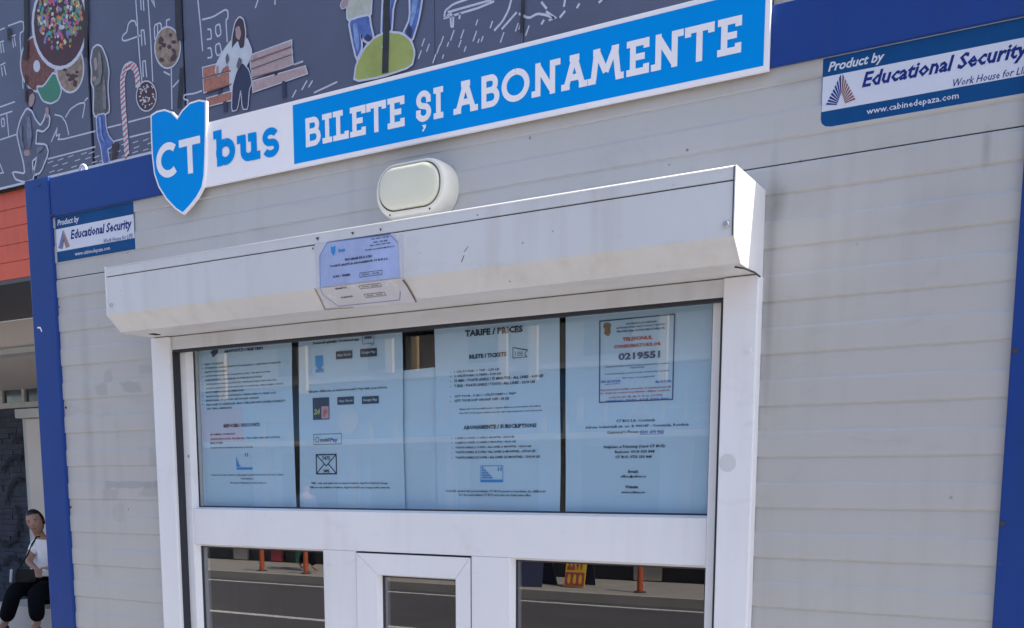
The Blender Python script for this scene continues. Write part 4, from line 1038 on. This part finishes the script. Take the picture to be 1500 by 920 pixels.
# couple on the lime ball
shape('printed_shirt', mat('print_cream', (0.42,0.43,0.38), 0.7, 0.25, 14), [[(512,-20),(548,-20),(545,3),(544,24),(528,26),(511,31),(510,8)]], .012)
shape('printed_jeans', 'jeans', [[(513,32),(528,27),(542,24),(544,40),(548,56),(541,63),(534,58),(529,48),(531,70),(527,80),(524,86),(518,60)],[(564,-20),(590,-20),(577,8),(574,50),(561,52),(562,20)],[(602,-20),(622,-20),(614,30),(604,62),(592,52),(603,28)]], .014)
shape('lime_ball', 'lime', [[(521,119),(524,96),(536,72),(552,56),(570,49),(590,51),(603,62),(608,78),(604,97),(560,112)]], .014)
shape('printed_arm', 'skinp', [[(500,8),(508,-6),(513,-2),(511,10),(503,14)]], .006)
M['jeansl'] = mat('print_jeans_light', (0.20,0.30,0.55), 0.7, 0.35, 24); M['suitl'] = mat('print_suit_light', (0.16,0.17,0.25), 0.7, 0.3, 30); M['coatl'] = mat('print_coat_light', (0.19,0.185,0.19), 0.7, 0.3, 30)
M['woodd'] = mat('print_wood_dark', (0.15,0.07,0.07), 0.7)
shape('printed_fold', 'jeansl', [[(518,36),(524,34),(528,60),(526,78),(521,64)],[(568,-10),(576,-10),(573,20),(571,45),(566,30)],[(608,-10),(616,-10),(610,24),(602,46),(603,24)],[(146,172),(150,171),(151,198),(156,210),(150,204)]])
shape('printed_fold', 'suitl', [[(42,172),(46,170),(49,200),(45,220),(41,200)],[(56,216),(66,215),(64,220),(56,226)],[(30,190),(34,182),(34,204),(38,220),(33,214)]])
shape('printed_fold', 'coatl', [[(146,74),(150,80),(152,104),(148,128),(145,100)],[(154,110),(157,130),(158,160),(153,162),(152,130)],[(140,118),(148,114),(150,122),(141,128)]])
shape('printed_fold', 'coat', [[(335,78),(338,88),(334,96),(332,86)],[(352,84),(357,90),(352,104),(348,98)]])
lines('plank_seam', 'woodd', [[(369,91),(429,69.5)],[(370,102.5),(429,81)],[(371,115),(446,94)],[(299,116),(340,104.5)],[(305,136),(341,124)]], .007)
shape('printed_shade', 'navy', [[(535,58),(543,62),(548,57),(540,50)],[(575,42),(566,48),(563,40),(566,20)],[(596,50),(604,58),(606,44),(601,36)]])
shape('printed_glare', 'whitep', [[(560,70),(566,64),(572,66),(566,76)]])
# weathered slits where the banner has torn along its battens
for (pts, wd) in (([(40,-5),(41,40),(39,88)], .05), ([(128,-5),(129,30),(127,85)], .035), ([(262,-5),(263,40),(266,60)], .05), ([(268,100),(264,160)], .03), ([(569,-5),(568,30),(566,108)], .045), ([(15,42),(16,60)], .04), ([(40,110),(40,150)], .02), ([(768,-5),(766,30),(765,50)], .018)):
    b = D.sub('tear', 'tear'); b.ribbon(pm, P_(pts), wd, b.base); b.build('torn_slit', 'tear', mural, fix=False)


# ================================================================== PERSON
M['skin'] = mat('skin', (0.40,0.225,0.165), 0.55, 0.12, 40); M['hair'] = mat('hair', (0.012,0.009,0.009), 0.5, 0.2, 60); M['tee'] = mat('white_cotton', (0.88,0.88,0.92), 0.85, 0.06, 14, 1.0, 16)
M['trousers'] = mat('black_cloth', (0.006,0.0065,0.010), 0.95, 0.2, 10, 0.4, 25, spec=0.1); M['bag'] = mat('black_leather', (0.008,0.008,0.010), 0.6, spec=0.25); M['eye'] = mat('eye_dark', (0.02,0.015,0.012), 0.3); M['lip'] = mat('lip', (0.30,0.10,0.09), 0.5)
per = thing('person', (-9.0, 4.5, 0.0), 'seated woman in white T-shirt and black trousers leaning beside the left blue post', 'person')
def skin_obj(name, m, chains, parent, root=0, sub=2):
    """chains: list of [(point, radius), ...]; equal points are shared"""
    vs, rs, es, idx = [], [], [], {}
    for ch in chains:
        prev = None
        for p, r in ch:
            k = tuple(round(c, 4) for c in p)
            if k not in idx: idx[k] = len(vs); vs.append(tuple(p)); rs.append(r)
            i = idx[k]
            if prev is not None and prev != i: es.append((prev, i))
            prev = i
    me = bpy.data.meshes.new(name); me.from_pydata(vs, es, []); me.materials.append(M[m])
    o = bpy.data.objects.new(name, me); COL.objects.link(o)
    o.parent = parent; o.matrix_parent_inverse = parent.matrix_world.inverted()
    sk_ = o.modifiers.new('skin', 'SKIN'); sk_.use_smooth_shade = True
    for i, r in enumerate(rs):
        d = me.skin_vertices[0].data[i]
        d.radius = r if isinstance(r, tuple) else (r, r); d.use_root = (i == root)
    ss = o.modifiers.new('sub', 'SUBSURF'); ss.levels = sub; ss.render_levels = sub
    return o
J = lambda u, v, y: W(u, v, y)
pel = J(68,857,4.50); wst = J(66,832,4.50); cst = J(64,808,4.47); nb_ = J(61,790,4.46); nk = J(57,783,4.44)
hd = J(53,771,4.40); hd2 = J(51,762,4.38)
shL = J(50,796,4.40); elL = J(42,823,4.32); wrL = J(54,835,4.18); shR = J(83,796,4.56); elR = J(90,823,4.45); wrR = J(76,833,4.28)
hpL = J(60,860,4.45); knL = J(22,863,4.12); anL = J(8,912,4.15); hpR = J(74,862,4.50); knR = J(52,870,4.12); anR = J(55,914,4.18)
toe = Vector((0.10,-0.12,-0.04))
def hand(wr, d, side):
    d = d.normalized(); s_ = d.cross(Vector((0,0,1))).normalized()*side; ch = []
    palm = wr+d*.045
    ch.append([(wr,.024),(palm,.026)])
    for k, (o_, l) in enumerate(((-.024,.055),(-.008,.065),(.008,.06),(.022,.048))):
        a = palm+s_*o_+d*.02; b = a+d*l*.5-Vector((0,0,.010)); c_ = b+d*l*.35-Vector((0,0,.022)); ch.append([(palm,.026),(a,.009),(b,.0085),(c_,.007)])
    t = wr+d*.03-s_*.03; ch.append([(palm,.026),(t,.010),(t+d*.03-s_*.015,.0085)])
    return ch
skin_obj('body', 'skin', [[(pel,.11),(wst,.095),(cst,.115),(nb_,.06),(nk,.046),(hd,.062),(hd2,.052)],
    [(cst,.115),(shL,.05),(elL,.036),(wrL,.024)], [(cst,.115),(shR,.05),(elR,.036),(wrR,.024)]]+hand(wrL, Vector((.6,-.3,-.2)), 1)+hand(wrR, Vector((-.5,-.4,.1)), -1)+
    [[(pel,.11),(hpL,.085),(knL,.055),(anL,.035),(anL+toe*.6,.032),(anL+toe*1.4,.025)], [(pel,.11),(hpR,.085),(knR,.055),(anR,.035),(anR+toe*.6,.032),(anR+toe*1.4,.025)]], per)
# head: shaped egg with face features, facing the street and a little to its right
fw = Vector((0.62,-0.78,-0.10)).normalized(); rt = fw.cross(Vector((-.22,-.10,1))).normalized(); upv = rt.cross(fw)
hc = (hd+hd2)/2+Vector((0,0,.012))
def head_pt(th_, ph_):
    x, y, z = math.cos(ph_)*math.cos(th_), math.cos(ph_)*math.sin(th_), math.sin(ph_)
    fx = 0.094*x; fy = 0.076*y; fz = 0.118*z
    if z < 0: fy *= 1-0.32*z*z; fx *= 1-0.12*z*z
    if x > 0.6 and abs(y) < .22 and -.35 < z < .15: fx += .018*(1-abs(y)/.22)*(1-abs(z+.12)/.26 if abs(z+.12) < .26 else 0)
    if x > .5 and .02 < z < .22 and .2 < abs(y) < .5: fx -= .006
    return hc+fw*fx+rt*fy+upv*fz
def grid_obj(fn, nt_, np_, name, m, parent, t0=0, t1=6.2832, p0=-1.5708, p1=1.5708):
    mb = MB()
    for j in range(np_+1):
        for i in range(nt_): mb.v.append(tuple(fn(t0+(t1-t0)*i/nt_, p0+(p1-p0)*j/np_)))
    for j in range(np_):
        for i in range(nt_): a = j*nt_+i; b = j*nt_+(i+1)%nt_; mb.f.append((a,b,b+nt_,a+nt_))
    return mb.build(name, m, parent, smooth=True)
grid_obj(head_pt, 32, 24, 'head', 'skin', per)
def hair_pt(th_, ph_):
    x, y, z = math.cos(ph_)*math.cos(th_), math.cos(ph_)*math.sin(th_), math.sin(ph_)
    k = 1.07 if (x < .25 or z > .62+.12*abs(y)) else .93
    if z < -.35: k = .9
    return hc-fw*.004+fw*.096*x*k+rt*.080*y*k+upv*.121*z*k
grid_obj(hair_pt, 32, 24, 'hair', 'hair', per)
bun = MB()
def blob_pt(c, r): return lambda t, p: c+Vector((math.cos(p)*math.cos(t), math.cos(p)*math.sin(t), math.sin(p)))*r
grid_obj(blob_pt(hc-fw*.105+upv*.03, .032), 12, 8, 'hair_bun', 'hair', per)
for s_ in (-1, 1):
    grid_obj(blob_pt(hc+fw*.080+rt*.030*s_+upv*.014, .0065), 10, 6, 'eye', 'eye', per)
    grid_obj(blob_pt(hc+rt*.076*s_-upv*.005-fw*.005, .016), 10, 6, 'ear', 'skin', per)
    MB().tube([hc+fw*.088+rt*(.018*s_)+upv*.031, hc+fw*.086+rt*(.034*s_)+upv*.033, hc+fw*.076+rt*(.048*s_)+upv*.027], .003, 6).build('eyebrow', 'hair', per)
MB().tube([hc+fw*.083-rt*.022-upv*.056, hc+fw*.091-upv*.053, hc+fw*.083+rt*.022-upv*.056], [.003,.006,.003], 8).build('mouth', 'lip', per)
skin_obj('t_shirt', 'tee', [[(pel+Vector((0,0,.03)),.135),(wst,.145),(cst,.158),(nb_+Vector((0,0,-.015)),.078)], [(cst,.15),(shL,.078),(shL*.35+elL*.65,.062)], [(cst,.15),(shR,.078),(shR*.35+elR*.65,.062)]], per)
skin_obj('trousers', 'trousers', [[(pel+Vector((0,0,-.02)),.14),(hpL,.115),(knL,.085),(anL+Vector((0,0,.02)),.075)], [(pel+Vector((0,0,-.02)),.14),(hpR,.115),(knR,.085),(anR+Vector((0,0,.02)),.075)]], per)
for a_ in (anL, anR):
    skin_obj('sandal', 'bag', [[(a_+Vector((-.03,.03,-.05)),.034),(a_+toe*.7+Vector((0,0,-.02)),.036),(a_+toe*1.5+Vector((0,0,-.005)),.028)]], per)
bag = thing('handbag', tuple(J(42,842,4.12)), 'small black handbag on the seated woman\'s lap', 'handbag')
bc = J(37,843,4.08)
mb = MB()
for yy, sc_ in ((-.045,.88),(-.03,1),(.03,1),(.045,.88)):
    for x, z in ((-.075,-.085),(.08,-.085),(.105,-.05),(.075,.08),(-.06,.08),(-.10,-.05)): mb.v.append(tuple(bc+Vector((x*sc_*.65+yy*.4, yy*.7+x*.3, z*sc_*.75))))
n6 = 6
for k in range(3):
    for j in range(6): a = k*6+j; b2 = k*6+(j+1)%6; mb.f.append((a,b2,b2+6,a+6))
mb.f += [tuple(range(5,-1,-1)), tuple(range(18,24))]
mb.build('bag_body', 'bag', bag)
MB().tube([bc+Vector((-.05,-.03,.06)), J(41,812,4.30), J(47,797,4.28), J(54,786,4.34), J(62,786,4.50)], .008, 6).build('strap', 'bag', bag)
MB().tube([bc+Vector((-.095,-.09,-.06)), bc+Vector((-.055,-.10,.06))], .012, 6).build('trim', 'whitep', bag)

# ================================================================== ACROSS THE STREET (seen mirrored in the panes)
YO = -14.2
opp = thing('shop_row', (-8, YO, 0), 'row of shops across the street, seen mirrored in the window panes', 'building')
boxo('upper_wall', mat('cream_wall', (0.42,0.38,0.33), 0.8, 0.1, 1), opp, -40, 16, YO-0.4, YO, 3.7, 5.4)
boxo('upper_storey', mat('pale_wall', (0.36,0.42,0.50), 0.8, 0.1, 1), opp, -40, 16, YO-0.5, YO-0.1, 5.4, 9.5)
boxo('stall_riser', mat('dark_riser', (0.03,0.03,0.035), 0.5), opp, -40, 16, YO-0.3, YO+0.02, 0.0, 0.75)
boxo('shop_wall', mat('blue_grey_wall', (0.22,0.32,0.42), 0.6, 0.1, 1), opp, -40, 16, YO-0.5, YO-0.12, 0.75, 2.5)
boxo('canopy_ledge', 'render_white', opp, -40, 16, YO-0.1, YO+0.5, 2.42, 2.52)
boxo('sign_fascia', mat('sky_fascia', (0.18,0.33,0.52), 0.4, 0.1, 1), opp, -40, 16, YO-0.3, YO+0.06, 2.56, 3.62)
boxo('cornice', 'render_white', opp, -40, 16, YO-0.2, YO+0.25, 3.64, 3.72)
boxo('cornice', 'kerb', opp, -40, 16, YO-0.2, YO+0.2, 4.5, 4.6)
k = 0; x = -39.0
while x < 15:
    boxo('pilaster', 'kerb' if k % 3 else 'render_white', opp, x, x+0.16, YO-0.12, YO+0.03, 0.75, 2.42)
    f = boxo('shop_window', 'shop_glass', opp, x+0.45, x+1.9, YO-0.12, YO-0.09, 0.8, 2.3)
    boxo('upper_window', 'shop_glass', opp, x+0.5, x+1.4, YO-0.01, YO+0.012, 3.85, 4.45)
    x += 2.35; k += 1
M['ochre'] = mat('ochre_post', (0.62,0.46,0.28), 0.7)
for xx, za, zb_, wdt in ((-14.06,3.45,4.6,.20),(-9.38,3.45,4.45,.16),(-8.77,3.45,4.5,.16),(-6.36,3.3,4.55,.14),(-16.3,3.4,4.5,.2),(-11.9,3.74,5.3,.16),(-11.3,3.74,5.3,.12)):
    boxo('upright', 'ochre', opp, xx-wdt/2, xx+wdt/2, YO+.26, YO+0.34, za, zb_)
for (xa, xb, za, zb_) in ((-15.4,-14.65,2.36,3.0),(-8.72,-8.2,2.5,3.06),(-12.6,-11.9,2.36,2.9)):
    f = boxo('white_frame', 'kerb', opp, xa, xb, YO+.07, YO+.10, zb_-.06, zb_)
    boxo('white_frame', 'kerb', opp, xa, xa+.09, YO+.07, YO+.10, za, zb_-.062); boxo('white_frame', 'kerb', opp, xb-.09, xb, YO+.07, YO+.10, za, zb_-.062)
for (xx, zz, rr_) in ((-9.7,2.97,.30),(-13.1,2.9,.26)):
    MB().tube([(xx,YO+.10,zz),(xx,YO+.14,zz)], [rr_,rr_], 28).build('round_sign', 'kerb', opp)
b_ = MB(); q_ = Plane((0,YO+.10,0), (-1,0,0), (0,0,1), (0,1,0))
b_.ribbon(q_, [(10.55,2.95),(10.7,3.15),(10.8,2.95),(10.65,2.9),(10.9,2.85),(11.1,3.2),(11.15,2.9),(11.3,2.85),(11.5,3.05),(11.6,2.85),(11.75,3.15),(11.8,2.85),(12.1,2.9)], .06).build('script_lettering', 'kerb', opp, fix=False)
po = Plane((0,YO+0.07,0), (-1,0,0), (0,0,1), (0,1,0))
mb = MB(); put_text(mb, po, 'MAX MODA', 6.6, 8.0, 3.26, 3.38, 0.002, .02)
for ch, a, ww in (('E', 5.45,.42), ('H', 6.0,.46), ('A', 6.6,.5), ('T', 7.25,.46), ('I', 7.9,.14)): put_text(mb, po, ch, a, a+ww, 2.70, 3.14, 0.004, -.01)
mb.build('shop_lettering', 'render_white', opp, fix=False)
for (xa, xb, zb_, mt) in ((-14.6,-14.35,.72,'greenp'),(-13.6,-13.3,.62,'redp'),(-12.2,-11.85,.70,'kerb'),(-11.5,-11.1,.55,'cookie'),(-9.3,-8.5,.45,'paving'),(-6.9,-6.4,.60,'kerb'),(-5.6,-4.9,.5,'dark_stone'),(-16.4,-16.0,.7,'kerb'),(-15.3,-15.0,.6,'redp')):
    boxo('riser_panel', mt, opp, xa, xb, YO+.03, YO+.09, 0.02, zb_)
red = boxo('red_panel', 'redp', opp, -17.5, -16.0, YO+0.06, YO+0.09, 2.55, 3.25)

def bollard(x, y):
    t = thing('bollard', (x, y, 0), '', 'bollard', 'orange bollards along the far kerb')
    MB().tube([(x,y,0),(x,y,.80),(x,y,.84),(x,y,.86)], [.046,.046,.038,.018], 14).build('post', 'bollard', t, smooth=False)
    MB().tube([(x,y,.66),(x,y,.72)], [.0475,.0475], 14).build('band', 'road_paint', t)
    MB().tube([(x,y,0),(x,y,.02)], [.10,.09], 14).build('base_plate', 'seam', t)
    return t
labs = ['orange bollard mirrored at the left edge of the lower left pane', 'orange bollard mirrored in the middle of the lower left pane', 'orange bollard mirrored at the right of the lower left pane',
        'orange bollard mirrored alone in the lower right pane', 'orange bollard farthest left along the opposite kerb']
for (x, y), l in zip(((-15.5,-12.3),(-13.8,-12.3),(-12.65,-12.25),(-6.05,-12.4),(-18.6,-12.3)), labs): bollard(x, y)['label'] = l
# A-board with a yellow and red face
ax, ay = -7.25, -12.75
ab = thing('pavement_sign', (ax, ay, 0), 'yellow and red pavement board mirrored in the lower right pane', 'sign')
boardp = Plane((ax, ay+.22, 0), (-1,0,0), Vector((0,-.22,1)).normalized(), Vector((0,1,.22)).normalized())
MB().poly(boardp, [(-.18,.02),(.18,.02),(.18,1.0),(-.18,1.0)], 0, .02).build('front_board', mat('yellow_board', (0.75,0.50,0.03), 0.5), ab)
MB().poly(boardp, [(-.17,.03),(.17,.03),(.17,.25),(-.17,.25)], .003).build('red_field', 'redp', ab, fix=False)
for q in (-.10, 0, .10):
    MB().poly(boardp, [(q+.03*math.cos(t*.52), .14+.08*math.sin(t*.52)) for t in range(12)], .005).build('yellow_spot', bpy.data.materials['yellow_board'], ab, fix=False)
mb = MB(); put_text(mb, boardp, 'W22', -.15, .15, .29, .52, .005, .04); mb.build('lettering', 'redp', ab, fix=False)
ab2 = thing('pavement_sign', (-7.8, -12.6, 0), 'plain dark pavement board standing beside the yellow one across the street', 'sign')
for sg_ in (-1, 1):
    MB().poly(Plane((-7.8, -12.6, 0), Vector((.25,sg_*.97,0)), Vector((0,0,1)), Vector((.97,-sg_*.25,0))), [(0.25,0),(.29,0),(.04,.9),(0,.9)], 0, .5).build('board', 'navy', ab2)
MB().poly(Plane((ax, ay-.22, 0), (1,0,0), Vector((0,.22,1)).normalized(), Vector((0,-1,.22)).normalized()), [(-.18,.02),(.18,.02),(.18,1.0),(-.18,1.0)], 0, .02).build('back_board', 'navy', ab)

# pedestrian on the far pavement (mirrored in the lower left pane)
ped = thing('person', (-12.6,-12.9,0), 'pedestrian in dark trousers walking past across the street, mirrored in the pane', 'person')
V3 = lambda x, y, z: Vector((-13.05+x, -12.75+y, z))
hp, ch_, nk_ = V3(0,0,.95), V3(0,0,1.35), V3(0,0,1.5)
skin_obj('body', 'skin', [[(hp,.11),(ch_,.13),(nk_,.05),(V3(.02,0,1.6),.075),(V3(.02,0,1.66),.07)], [(ch_,.13),(V3(0,.19,1.40),.05),(V3(-.12,.24,1.13),.037),(V3(.02,.25,.92),.026),(V3(.05,.25,.83),.022)],
   [(ch_,.13),(V3(0,-.19,1.40),.05),(V3(.08,-.24,1.13),.037),(V3(.20,-.25,.93),.026),(V3(.22,-.25,.84),.022)], [(hp,.11),(V3(.02,.09,.86),.08),(V3(.16,.09,.5),.055),(V3(.22,.09,.09),.035),(V3(.33,.09,.04),.03)],
   [(hp,.11),(V3(-.02,-.09,.86),.08),(V3(-.04,-.09,.49),.055),(V3(-.28,-.09,.12),.035),(V3(-.20,-.09,.04),.03)]], ped)
skin_obj('trousers', 'trousers', [[(hp,.135),(V3(.02,.09,.84),.10),(V3(.16,.09,.5),.075),(V3(.22,.09,.11),.055)], [(hp,.135),(V3(-.02,-.09,.84),.10),(V3(-.04,-.09,.49),.075),(V3(-.27,-.09,.14),.055)]], ped)
skin_obj('shirt', 'suit', [[(hp,.145),(ch_,.16),(nk_+Vector((0,0,-.03)),.08)], [(ch_,.16),(V3(0,.19,1.40),.07),(V3(-.10,.235,1.17),.055)], [(ch_,.16),(V3(0,-.19,1.40),.07),(V3(.06,-.235,1.17),.055)]], ped)
grid_obj(blob_pt(V3(0,0,1.68), .105), 16, 10, 'hair', 'hair', ped)
bpy.context.view_layer.update()
